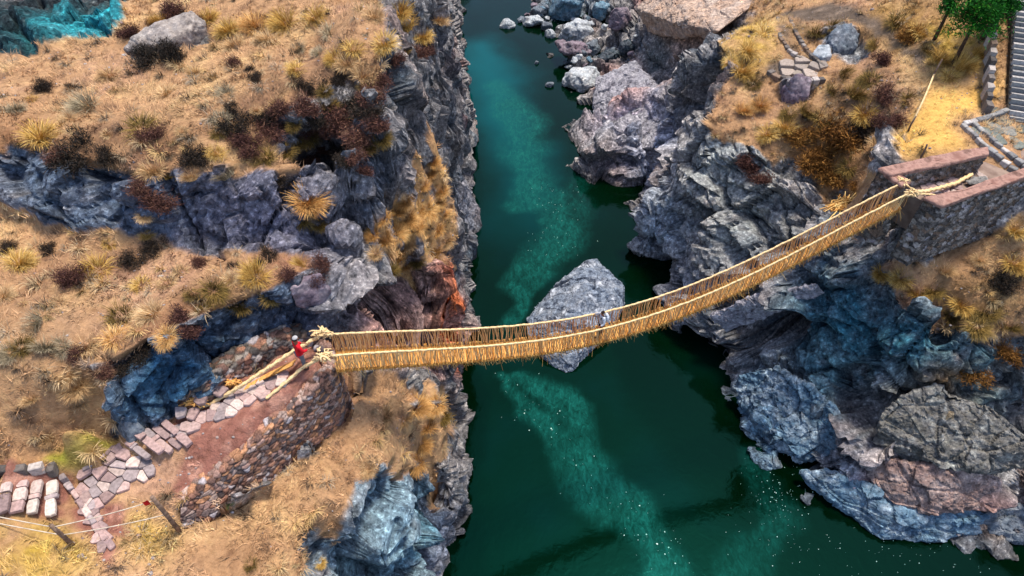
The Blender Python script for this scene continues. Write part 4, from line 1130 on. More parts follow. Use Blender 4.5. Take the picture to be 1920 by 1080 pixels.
# ------------------------------------------------------------------ approach path on the left bank
zt = lambda x, y: drop(x, y)
PATH_A = [(128, 918), (222, 838), (262, 856), (298, 884), (240, 915), (178, 952), (155, 945)]
PATH_B = [(318, 806), (345, 772), (400, 748), (440, 718), (500, 712), (545, 700), (550, 716), (505, 742), (468, 764), (440, 790), (400, 784), (345, 822)]
PATH_C = [(140, 925), (160, 918), (205, 1000), (215, 1010), (190, 1028), (176, 1005)]
for i, (pg, cell) in enumerate(((PATH_A, .42), (PATH_B, .42), (PATH_C, .34))):
    o = flag_mesh("stone_path", voronoi_stones(outline(pg, 12), cell, 40 + i, .012), cols_flag, zt, seed=i, lift=.12); o["kind"] = "structure"
def staircase(label, lines, cols, seed, zlift=.06, nst=3, depth=.27, thick=.16, cat="steps"):
    """each step a row of squared slabs; lines = (photo start, photo end) of the treads"""
    r = np.random.default_rng(seed)
    p0 = gp(*lines[0][0]); root = empty("stone_steps", tuple(p0)); tag(root, label, cat)
    for (a, b) in lines:
        A_, B_ = gp(*a), gp(*b); mb = MB(); C = []
        cuts = np.concatenate([[0], np.sort(r.uniform(.2, .8, nst - 1)), [1]]); dv = B_ - A_; ln = np.linalg.norm(dv[:2]); rz = math.atan2(dv[1], dv[0])
        for c0, c1 in zip(cuts[:-1], cuts[1:]):
            if c1 - c0 < .08: continue
            c = A_ + dv * (c0 + c1) / 2; c[2] = max(A_[2], B_[2]) + zlift + r.uniform(0, .03) - thick / 2
            L_, W_ = ln * (c1 - c0) * .94, depth * r.uniform(.85, 1.15)
            q = np.array([(-.5, -.5), (-.2, -.54), (.25, -.5), (.5, -.46), (.53, 0), (.5, .5), (.1, .53), (-.3, .5), (-.52, .4), (-.54, 0)]) + r.normal(0, .025, (10, 2))
            q = q * (L_, W_); ca, sa = math.cos(rz), math.sin(rz); q = np.stack([q[:, 0] * ca - q[:, 1] * sa, q[:, 0] * sa + q[:, 1] * ca], 1)
            V = np.concatenate([np.concatenate([q * s_, np.full((10, 1), dz)], 1) for s_, dz in ((1, -thick / 2), (1, thick / 2 - .03), (.94, thick / 2))]) + c - p0
            f = [tuple(20 + i for i in range(10))] + [(l_ * 10 + i, l_ * 10 + (i + 1) % 10, (l_ + 1) * 10 + (i + 1) % 10, (l_ + 1) * 10 + i) for l_ in (0, 1) for i in range(10)]
            mb.add(V, f); cc = np.array(cols[r.integers(len(cols))]) * r.uniform(.85, 1.25); C += [cc] * 30
        o = mb.build("step", M_FLAG, root); set_col(o, "stone_colour", np.array(C))
    return root
staircase("short flight of five pinkish stone steps on the left path between two paved landings", [((240, 828), (286, 868)), ((258, 812), (310, 858)), ((272, 806), (324, 852)), ((290, 800), (340, 842)), ((306, 790), (358, 838))], cols_flag, 3)
staircase("weathered stone steps at the left edge of the photo, beside the wire fence", [((98, 902), (102, 975)), ((72, 900), (66, 970)), ((44, 902), (36, 968)), ((14, 905), (10, 970)), ((-18, 905), (-22, 970))], cols_flag + [lin(190, 176, 164)], 6, depth=.38, thick=.14)
# long stone kerb that crosses in front of the left steps, and the low wall above them
def stone_row(name, label, pts, w, h, cols, seed, up=0.0, step=.45, cat="kerb"):
    P, _ = resample_line(pts, step); o_ = P[0].copy(); r = np.random.default_rng(seed); mb = MB(); C = []
    for a, b in zip(P[:-1], P[1:]):
        c = (a + b) / 2 - o_; c[2] += up - h * .2
        mb.box(c, np.linalg.norm((b - a)[:2]) * .95, w * r.uniform(.8, 1.15), h * r.uniform(.85, 1.1), math.atan2(b[1] - a[1], b[0] - a[0]), .02); C += [np.array(cols[r.integers(len(cols))]) * r.uniform(.75, 1.25)] * 8
    o = mb.build(name, M_FLAG); o.location = o_; set_col(o, "stone_colour", np.array(C)); tag(o, label, cat)
    bv = o.modifiers.new("bevel", 'BEVEL'); bv.width = .03; bv.segments = 1
    return o
stone_row("stone_kerb", "narrow stone kerb slanting down past the bottom of the left steps", [gp(112, 888), gp(130, 912), gp(160, 955), gp(190, 1000), gp(214, 1030)], .22, .3, cols_flag, 4, .08)
stone_row("stone_kerb", "dark low stone edging along the top of the left steps", [gp(-30, 888), gp(40, 882), gp(85, 878), (gp(112, 884))], .35, .45, cols_dk, 5, .12)
stone_row("stone_kerb", "thin stone edging between the mossy bank and the lower paved landing", [gp(158, 884), gp(190, 858), gp(218, 840)], .14, .25, cols_flag, 6, .06)

# ------------------------------------------------------------------ fence, cloth and small plant by the left wall
def post(root, name, p, q, r, mat):
    mb = MB(); mb.tube([np.array(p) - root, (np.array(p) + np.array(q)) / 2 - root + [.01, 0, 0], np.array(q) - root], r, seg=9, taper=.85); return mb.build(name, mat, None, True)
b1, b2 = gp(136, 1022, -.1), gp(338, 998, -.15)
def lifted(b, u, v):
    """point above b seen at photo (u, v)"""
    d = ray(u, v); t = (b[1]) / d[1]; p = d * t; return np.array([b[0], b[1], HC + p[2]])
t1, t2 = lifted(b1, 124, 985), lifted(b2, 318, 932)
fence = empty("wire_fence", tuple(b1)); tag(fence, "two strand wire fence on two wooden posts below the left steps", "fence")
fo = np.array(fence.location)
for p, q, lab in ((b1, t1, None), (b2, t2, None)):
    o = post(fo, "fence_post", p, q, .085, M_WOOD); o.parent = fence
M_WIRE = noisy("pale_cord", lin(176, 160, 140), lin(214, 200, 178), 5, bump=.1)
for fr in (.92, .55):
    mb = MB(); e1 = b1 + (t1 - b1) * fr; e2 = b2 + (t2 - b2) * fr; e0 = e1 + np.array([-6.0, .9 + .1 * fr, .55])
    for a, b in ((e0, e1), (e1, e2)):
        s = np.linspace(0, 1, 14)[:, None]; P = a + (b - a) * s; P[:, 2] -= .1 * (4 * s * (1 - s))[:, 0]
        mb.tube(P - fo, .018, seg=5)
    mb.build("wire", M_WIRE, fence, True)
mb = MB(); g_ = np.linspace(0, 1, 9); U_, V_ = np.meshgrid(g_, g_)
cl = np.stack([-.02 - .26 * U_ - .06 * V_, .03 * np.sin(7 * U_) - .09 + .05 * V_, -.42 * V_ * (1 - .25 * U_) - .05 * U_], -1)
mb.add(cl.reshape(-1, 3), list(map(tuple, grid_faces(9, 9)))); c2_ = cl.copy(); c2_[..., 1] += .012; mb.add(c2_.reshape(-1, 3), list(map(tuple, grid_faces(9, 9)[:, ::-1])))
o = mb.build("red_cloth", noisy("red_cloth", lin(190, 24, 26), lin(222, 40, 40), 12, bump=.2), None, True); o.location = t2 + [-.06, -.05, -.02]; tag(o, "scrap of bright red cloth tied to the top of the fence post", "cloth")
o = bpy.data.objects.new("green_shrub", bush_mesh(leaf_mat("green_leaf", [(.1, lin(10, 62, 16)), (.6, lin(22, 110, 30)), (.95, lin(70, 150, 50))]), 5, 380, .8, .06)); COL.objects.link(o); o.location = gp(434, 948, .05); o.scale = (.24, .24, .26)
tag(o, "tiny vivid green shrub at the foot of the red brown stone wall", "shrub")

# right bank: pole rail, stick, kerbs, stair, viewpoint
rl = empty("pole_fence", tuple(gp(1702, 245))); tag(rl, "rickety fence of a long bamboo pole tied to thin uprights beside the sandy clearing", "fence")
ro = np.array(rl.location); pa, pb = gp(1703, 246, .55), gp(1742, 158, .75)
mb = MB(); mb.tube([pa - ro, (pa + pb) / 2 - ro + [.05, 0, .05], pb - ro], .06, seg=7, taper=.8); mb.build("rail", M_STRAW, rl, True)
for u, v, h in ((1703, 246, 1.0), (1742, 160, 1.7)):
    q = gp(u, v, -.1) - ro; mb = MB(); mb.tube([q, q + [-.02, .02, h * .5], q + [.03, 0, h + .1]], .055, seg=7, taper=.75); mb.build("upright", M_WOOD, rl, True)
rope_thing("stick", [gp(1726, 298, -.1), gp(1730, 286, .55)], .05, "single short stick standing just behind the far parapet", "stick", M_WOOD, braid=0)
ck = [lin(150, 146, 140), lin(170, 164, 158), lin(126, 124, 122)]
stone_row("stone_kerb", "pale stone kerb running from the sandy clearing down past the right abutment", [gp(1802, 236), gp(1840, 272), gp(1880, 305), gp(1922, 340), gp(1960, 370)], .3, .34, ck, 11, .12)
stone_row("stone_kerb", "second pale kerb just right of the first, along the paved yard", [gp(1822, 234), gp(1860, 266), gp(1900, 300), gp(1945, 332)], .26, .34, ck, 12, .12)
stone_row("stone_kerb", "pale kerb from the foot of the long stair to the corner of the clearing", [gp(1888, 210), gp(1850, 224), gp(1806, 236)], .3, .34, ck, 13, .12)
yd = outline([(1830, 238), (1888, 218), (1990, 215), (1990, 350), (1930, 310)], 20)
o = flag_mesh("paved_yard", voronoi_stones(yd, .9, 71, .03), [lin(104, 108, 100), lin(118, 120, 112), lin(96, 98, 92), lin(128, 126, 118)], zt, lift=.04); o["kind"] = "structure"
sr = empty("long_stair", tuple(gp(1890, 212))); tag(sr, "long straight stair of pale edged steps climbing the right edge of the photo", "stair")
so = np.array(sr.location); A0, A1 = at(1896, 215, 16.4), at(1910, -40, 20.2)
dirv = (A1 - A0); dirv[2] = 0; dl = np.linalg.norm(dirv); dirv /= dl; sv = np.array([dirv[1], -dirv[0], 0]); rz = math.atan2(sv[1], sv[0])
nst = 26
for k in range(nst):
    f = k / (nst - 1); c = A0 + dirv * dl * f + sv * 1.0; z = 16.3 + (A1[2] - 16.4) * f
    mb = MB(); mb.box(np.array([c[0], c[1], z - .25]) - so, 2.0, dl / nst * .42, .5, rz, .012); o = mb.build("step", M_FLAG, sr); set_col(o, "stone_colour", np.array([np.array(ck[k % 3]) * nrng.uniform(.8, 1.2)] * 8))
mb = MB(); e0 = A0 + sv * 1.0; e1 = A1 + sv * 1.0
for k in range(2): pass
hw = 1.05
V = [e0 - sv * hw + [0, 0, -.35], e0 + sv * hw + [0, 0, -.35], e1 + sv * hw + [0, 0, -.45], e1 - sv * hw + [0, 0, -.45]]; V = V + [q - [0, 0, 2.5] for q in V]
mb.add(np.array(V) - so, [(0, 1, 2, 3), (0, 4, 5, 1), (1, 5, 6, 2), (2, 6, 7, 3), (3, 7, 4, 0)]); o = mb.build("stair_bed", noisy("stair_earth", lin(38, 36, 34), lin(66, 60, 54), 3)); o.parent = sr
for off, w_, lab in ((-1.2, .3, 0), (2.2, .3, 0)):
    P, _ = resample_line([A0 + sv * (off + (0 if off < 0 else 0)) , A1 + sv * off], .6); mb = MB(); C = []
    for a, b in zip(P[:-1], P[1:]):
        mb.box((a + b) / 2 - so + [0, 0, -.2], np.linalg.norm(b - a) * .96, w_, .9, math.atan2(dirv[1], dirv[0]), .025); C += [np.array(cols_dk[nrng.integers(5)]) * nrng.uniform(.9, 1.6)] * 8
    o = mb.build("side_wall", M_FLAG, sr); set_col(o, "stone_colour", np.array(C))
# viewpoint terrace
tp = outline([(1445, 128), (1470, 112), (1510, 108), (1545, 122), (1560, 142), (1500, 148), (1452, 142)], 14)
o = flag_mesh("stone_terrace", voronoi_stones(tp, .8, 81, .02), [lin(150, 136, 124), lin(160, 146, 132), lin(142, 130, 120)], zt, lift=.18, thick=.6); tag(o, "small paved viewpoint terrace with a dark rubble front edge on the right bank", "terrace")
stone_row("terrace_wall", "dark rubble edge along the front of the paved viewpoint terrace", [gp(1442, 134), gp(1455, 147), gp(1500, 153), gp(1545, 152)], .4, .7, cols_dk, 14, .0, .4, "wall")
stone_row("path_edge", "left line of dark stones bordering the footpath to the viewpoint terrace", [gp(1458, 36), gp(1462, 70), gp(1480, 98), gp(1502, 112)], .25, .3, cols_dk, 15, .08, .4)
stone_row("path_edge", "right line of dark stones bordering the footpath to the viewpoint terrace", [gp(1480, 34), gp(1492, 66), gp(1515, 100), gp(1545, 128)], .25, .34, cols_dk, 16, .08, .4)

# ------------------------------------------------------------------ rocks
MS_LAV = stone_mat("lavender_stone", [lin(70, 80, 96), lin(118, 128, 142), lin(168, 172, 180)], .85, 1.2)
MS_BLUE = stone_mat("blue_stone", [lin(56, 86, 104), lin(96, 130, 148), lin(134, 160, 172)])
MS_PALE = stone_mat("pale_stone", [lin(120, 130, 136), lin(176, 180, 182), lin(214, 210, 204)])
MS_GREY = stone_mat("grey_stone", [lin(66, 76, 84), lin(104, 112, 120), lin(144, 146, 150)])
MS_DARK = stone_mat("dark_stone", [lin(30, 40, 46), lin(54, 66, 74), lin(92, 100, 106)])
MS_MAUVE = stone_mat("mauve_stone", [lin(92, 80, 90), lin(126, 110, 118), lin(160, 142, 146)])
bp = [(1100,490,1.6),(1118,488,1.5),(1140,512,1.9),(1166,540,1.7),(1167,570,1.2),(1152,600,1.1),(1095,560,3.2),(1060,590,2.9),(1040,560,1.6),(1065,520,1.5),(1010,570,1.0),(988,598,.7),(990,628,.5),(1030,640,1.3),(1110,615,2.0),
      (1066,698,-.1),(1040,690,-.2),(1012,668,-.1),(1100,668,0),(1125,640,.2),(1160,590,0)]
pts = [at(*p) for p in bp] + [at(u, v, -1.2) for u, v, z in bp]
o = rock_from(pts, "boulder", MS_LAV, .09, .15, 3, 1, 1.0, at(1080, 640, -1), .25); tag(o, "huge pitted lavender boulder standing in the river below the bridge", "boulder")
PILE = [ # u, v, width, height in photo px, stone, label
 (950,43,36,24,MS_PALE,"pale rock alone in the water at the tip of the rubble spit"),
 (1064,16,84,66,MS_BLUE,"big square blue boulder at the top of the rubble shore"),
 (1082,63,74,44,MS_PALE,"big rounded near white boulder below the square blue one"),
 (1070,92,72,34,MS_MAUVE,"mauve boulder tucked under the near white one"),
 (1092,150,90,40,MS_PALE,"long flat pale slab at the lower end of the rubble shore"),
 (1030,158,22,12,MS_GREY,"small dark rock alone in the river left of the long pale slab"),
 (1006,117,9,9,MS_GREY,"tiny rock breaking the water above the small dark one"),
 (1110,92,34,34,MS_GREY,"grey boulder touching the right end of the near white boulder"),
 (1142,112,52,34,MS_DARK,"dark wedge shaped boulder just above the long pale slab"),
 (1160,38,46,46,MS_MAUVE,"mauve boulder leaning under the tan topped cliff"),
 (1128,22,40,34,MS_BLUE,"smaller blue boulder right of the square blue one"),
 (1000,42,44,22,MS_PALE,"broad pale rock in the middle of the rubble spit"),
 (1012,20,36,18,MS_GREY,"grey rock at the upper edge of the rubble spit"),
 (1030,65,26,18,MS_PALE,"pale rock at the water's edge left of the near white boulder"),
 (1022,50,30,16,MS_GREY,"flat grey rock at the lower edge of the rubble spit"),
 (1176,92,40,30,MS_DARK,"dark boulder against the foot of the right cliff"),
]
for i, (u, v, w, h, m, lab) in enumerate(PILE):
    inwater = i in (0, 5, 6)
    p = at(u, v + h * .25, 0) if inwater else gp(u, v + h * .2)
    sc = 1320 / (p[1] * CP + (HC - p[2]) * SP)
    W_, H_ = w / sc, h / sc
    c = p + np.array([0, 0, H_ * (.1 if inwater else .25)])
    o = rock_from(blob_points(c, W_, max(W_ * .7, H_ * .9), H_ * 1.15, 24, 90 + i, rng.uniform(-.3, .3)), "boulder" if w > 30 else "rock", m, max(.12, W_ / 28), .035 * W_ + .02, 60 + i, 1, .5); tag(o, lab, "rock")
protos = []
for i in range(6):
    o = rock_from(blob_points((0, 0, .1), 1, .8, .7, 18, 200 + i), "rubble_stone", (MS_PALE, MS_GREY, MS_MAUVE, MS_BLUE, MS_GREY, MS_PALE)[i], .12, .05, 210 + i, 0); protos.append(o)
spots = []
r = np.random.default_rng(21)
for k in range(46):
    if k < 12: u, v = r.uniform(970, 1040), r.uniform(12, 56)
    elif k < 34: u, v = r.uniform(1045, 1195), r.uniform(20, 140)
    else: u, v = r.uniform(1035, 1110), r.uniform(100, 135)
    spots.append((u, v, r.uniform(.5, 1.25)))
for k, (u, v, s) in enumerate(spots):
    src = protos[k % 6]
    o = src if k < 6 else src.copy()
    if k >= 6: COL.objects.link(o)
    o.location = gp(u, v, .02); o.scale = (s, s * rng.uniform(.7, 1.1), s * rng.uniform(.6, 1)); o.rotation_euler = (rng.gauss(0, .2), rng.gauss(0, .2), rng.uniform(0, 6.3))
    tag(o, "loose stone lying among the many others of the rubble shore", "rock", "loose stones of the rubble shore")
def outcrop(pts_, m, lab, L_=.14, amp=.1, seed=0, base=-.6):
    P = [gp(u, v, h) for u, v, h in pts_]; P += [gp(u, v, base) for u, v, h in pts_]
    o = rock_from(P, "boulder", m, L_, amp, seed, 2, .5); tag(o, lab, "rock"); return o
outcrop([(232,98,.2),(250,88,.55),(300,68,.7),(370,48,.8),(390,52,.5),(388,66,.3),(330,90,.5),(270,108,.2)], stone_mat("log_stone", [lin(120,110,104),lin(156,144,134),lin(186,172,160)]), "long low grey outcrop lying like a log on the upper left plateau", seed=41)
outcrop([(1548,84,.4),(1562,66,.7),(1588,64,.8),(1606,82,.7),(1600,100,.4),(1570,104,.3)], MS_GREY, "blue grey boulder among bushes right of the viewpoint terrace", seed=42)
outcrop([(1520,108,.3),(1530,98,.6),(1550,98,.6),(1558,112,.3),(1540,116,.3)], MS_PALE, "smooth whitish boulder between the blue grey boulder and the terrace", .1, .03, 43)
outcrop([(1463,170,.4),(1485,158,.8),(1515,162,.7),(1512,192,.5),(1480,196,.4)], MS_MAUVE, "pale mauve boulder just below the viewpoint terrace", seed=44)
outcrop([(215,812,.1),(235,788,.3),(262,792,.3),(276,815,.15),(245,838,.1)], MS_GREY, "grey rock at the foot of the blue face beside the stone steps", .1, .07, 45)
outcrop([(548,555,.4),(575,538,.6),(605,530,.6),(622,552,.4),(600,575,.3)], MS_MAUVE, "mauve rounded rock at the end of the lower left terrace", .1, .07, 46)
def slab(pts_, m, lab, thick, L_=.16, amp=.12, seed=0, up=.3, crisp=.38):
    P = [at(u, v, z) + [0, 0, up] for u, v, z in pts_]; c = np.mean(P, 0)
    P += [c + (p - c) * [.72, .72, 1] - [0, 0, thick] for p in P]
    o = rock_from(P, "boulder", m, L_ * .62, amp, seed, 3, .6, None, crisp); tag(o, lab, "rock"); return o
MS_PINK = stone_mat("pinkish_stone", [lin(92, 76, 76), lin(146, 120, 110), lin(180, 158, 148)], .8, 1.0)
MS_TEAL = stone_mat("greenish_stone", [lin(58, 64, 68), lin(108, 104, 96), lin(150, 150, 142)], .9, 1.3)
MS_BG = stone_mat("blue_grey_stone", [lin(58, 86, 108), lin(96, 122, 140), lin(150, 164, 174)], .85, 1.2)
MS_TAN = stone_mat("tan_stone", [lin(150, 122, 104), lin(186, 158, 136), lin(206, 184, 164)], .5, .8)
MS_SHELF = stone_mat("pale_lavender_stone", [lin(112, 110, 118), lin(152, 148, 154), lin(188, 184, 188)], .8, 1.0)
slab([(1625,885,2.0),(1660,866,3.0),(1730,882,3.6),(1800,886,3.9),(1866,897,3.3),(1876,925,2.6),(1840,948,1.9),(1740,965,1.7),(1670,950,1.5),(1637,915,1.5)], MS_PINK, "long pinkish slab lying over the blue ledge at the lower right waterline", 1.5, .15, .12, 71)
slab([(1640,805,4.4),(1685,748,5.8),(1760,732,6.6),(1860,772,6.6),(1935,832,6.2),(1925,880,4.8),(1850,884,4.4),(1760,874,4.2),(1700,852,3.8),(1662,832,3.7)], MS_TEAL, "huge greenish grey boulder resting above the long pinkish slab", 1.8, .17, .2, 72)
slab([(1500,888,.7),(1540,882,1.3),(1600,902,1.7),(1650,957,1.3),(1750,978,1.2),(1850,972,1.2),(1870,988,.4),(1760,1014,0),(1650,1015,-.1),(1580,962,0),(1530,917,0)], MS_BG, "low blue grey rock ledge dipping into the water at the lower right", 1.6, .15, .12, 73, .2)
slab([(1840,972,1.1),(1870,952,1.5),(1930,950,1.5),(1965,1000,.7),(1930,1024,.1),(1872,1012,.1)], MS_GREY, "rounded grey boulder at the right edge of the photo beside the water", 1.6, .14, .1, 74, .2)
slab([(1378,742,1.0),(1392,704,2.2),(1440,692,3.2),(1500,722,3.6),(1560,762,3.4),(1588,802,2.8),(1572,850,1.4),(1520,874,.4),(1452,842,.3),(1404,792,.2)], MS_BG, "big blue grey crag rising from the water below the dark hollow", 2.2, .17, .24, 75)
slab([(1330,592,3.8),(1400,562,5.6),(1480,541,7.0),(1530,536,8.0),(1545,553,7.5),(1490,562,6.3),(1420,579,4.9),(1345,606,3.1)], MS_SHELF, "jutting lavender rock brow roofing the dark hollow under the bridge", .9, .14, .12, 76, .2)
slab([(1110,205,.6),(1117,152,1.6),(1190,122,2.8),(1215,160,3.9),(1268,200,4.5),(1286,256,4.3),(1252,284,3.3),(1190,286,2.2),(1142,256,1.6),(1114,230,.7)], MS_SHELF, "broad smooth lavender rock shelf jutting into the river on the right bank", 2.6, .2, .13, 77, .4, .3)
slab([(1182,300,1.0),(1230,286,2.8),(1284,272,3.8),(1268,302,2.8),(1216,332,.3)], MS_SHELF, "pointed pale rock just below the broad lavender shelf", 1.8, .16, .1, 78, .4)
slab([(1192,22,6.4),(1235,-20,8.2),(1420,-40,12),(1404,22,11.6),(1345,66,11.0),(1255,48,8.4)], MS_TAN, "wide smooth tan slab topping the cliff beside the rubble shore", 1.6, .22, .12, 79, .35, .25)
# gravel on the slopes
wgr = ((1 - rockc) * (P3[..., 2] > .5) * (np.linalg.norm(P3 - np.array([0, 0, HC]), axis=-1) < 60) * smooth(-.2, .5, n4 + .5 * n2)).ravel() * np.linalg.norm(np.cross(np.gradient(P3, axis=1), np.gradient(P3, axis=0)), axis=-1).ravel()
rg = np.random.default_rng(77); ig = rg.choice(len(wgr), 2600, p=wgr / wgr.sum())
ico = bmesh.new(); bmesh.ops.create_icosphere(ico, subdivisions=1, radius=1); iv = np.array([v.co[:] for v in ico.verts]); if_ = np.array([[v.index for v in f.verts] for f in ico.faces]); ico.free()
gs = rg.uniform(.025, .075, 2600) * (1 + 1.2 * (rg.random(2600) < .06)); GV = P3.reshape(-1, 3)[ig][:, None] + (iv[None] * (1 + rg.normal(0, .16, (2600, len(iv), 1)))) * (gs[:, None, None] * np.array([1, .8, .6]))
o = mesh_obj("gravel", GV.reshape(-1, 3), (if_[None] + (np.arange(2600) * len(iv))[:, None, None]).reshape(-1, 3), M_FLAG); set_col(o, "stone_colour", np.repeat(np.array([[.34, .29, .27], [.42, .37, .34], [.25, .2, .19], [.3, .22, .19]])[rg.integers(0, 4, 2600)], len(iv), 0)); tag(o, "loose gravel and small stones on the slopes", "gravel", kind="stuff")
# foam flecks drifting on the film
mb = MB(); r = np.random.default_rng(8)
def fleck(u, v, s):
    p = at(u, v, 0) + [0, 0, .012]; k = 6; a = np.arange(k) * 2 * np.pi / k
    q = np.stack([np.cos(a) * s * r.uniform(.5, 1.2, k), np.sin(a) * s * r.uniform(.5, 1.2, k), 0 * a], 1)
    mb.add(np.concatenate([p + q, p + q * .5 + [0, 0, .03]]), [tuple(range(6, 12))] + [(i, (i + 1) % 6, 6 + (i + 1) % 6, 6 + i) for i in range(6)])
trk = [(945,700),(985,760),(1010,790),(1090,850),(1130,920),(1190,970),(1235,1010),(1250,1060)]
for k in range(90):
    i = r.integers(len(trk) - 1); f = r.random(); u = trk[i][0] + (trk[i+1][0] - trk[i][0]) * f + r.normal(0, 28); v = trk[i][1] + (trk[i+1][1] - trk[i][1]) * f + r.normal(0, 18)
    fleck(u, v, .018 + .045 * r.random() ** 4)
for k in range(130): fleck(1455 + r.normal(0, 42), 930 + r.normal(0, 48), .015 + .026 * r.random() ** 3)
for k in range(80): fleck(r.uniform(1450, 1880), 1015 + r.normal(0, 25) + (r.random() * 40), .014 + .025 * r.random() ** 3)
for k in range(60): fleck(1040 + r.normal(0, 35), r.uniform(340, 480), .018 + .02 * r.random())
o = mb.build("foam_flecks", noisy("foam", lin(130, 200, 180), lin(220, 240, 225), 3, rough=.6)); tag(o, "white foam flecks drifting on the green river", "foam", kind="stuff")
# ------------------------------------------------------------------ tussocks and shrubs
ML = {
 'G': leaf_mat("golden_grass", [(.05, lin(112, 78, 32)), (.4, lin(186, 142, 66)), (.75, lin(222, 184, 104)), (1, lin(238, 212, 146))]),
 'S': leaf_mat("straw_grass", [(.05, lin(128, 96, 62)), (.4, lin(190, 150, 104)), (.75, lin(220, 186, 136)), (1, lin(236, 212, 168))]),
 'Y': leaf_mat("grey_grass", [(.05, lin(84, 78, 62)), (.4, lin(146, 132, 104)), (.75, lin(186, 168, 136)), (1, lin(208, 194, 164))]),
 'D': leaf_mat("olive_grass", [(.05, lin(40, 36, 18)), (.4, lin(96, 80, 40)), (.7, lin(140, 112, 58)), (1, lin(196, 162, 92))]),
 'O': leaf_mat("orange_grass", [(.05, lin(124, 80, 38)), (.4, lin(198, 144, 80)), (.75, lin(226, 178, 110)), (1, lin(238, 206, 146))]),
 'B': leaf_mat("dark_shrub", [(.05, lin(22, 22, 18)), (.5, lin(44, 38, 32)), (.85, lin(70, 56, 46)), (1, lin(112, 92, 70))]),
 'P': leaf_mat("brown_shrub", [(.05, lin(46, 28, 28)), (.5, lin(84, 54, 48)), (.85, lin(116, 80, 64)), (1, lin(160, 124, 96))]),
 'R': leaf_mat("rust_shrub", [(.05, lin(62, 36, 14)), (.5, lin(118, 78, 34)), (.85, lin(158, 112, 54)), (1, lin(196, 156, 86))]),
}
PM = {}
for i, k in enumerate("GSYDO"):
    PM[k] = [tuss_mesh(ML[k], 10 * i + j, n=620, spread=(1.0, 1.2, .8)[j], h=(1.05, .9, 1.15)[j], width=.019, core=.5) for j in range(3)]
for i, k in enumerate("BPR"):
    PM[k] = [bush_mesh(ML[k], 100 + 10 * i + j, 2600, (.85, .7)[j], .06) for j in range(2)]
LOOK = {'G': ("golden tussock", "tussock"), 'S': ("pale straw tussock", "tussock"), 'Y': ("grey green tussock", "tussock"), 'D': ("dark olive tussock", "tussock"), 'O': ("orange tussock", "tussock"),
        'B': ("blackish shrub", "shrub"), 'P': ("purple brown shrub", "shrub"), 'R': ("rusty brown shrub", "shrub")}
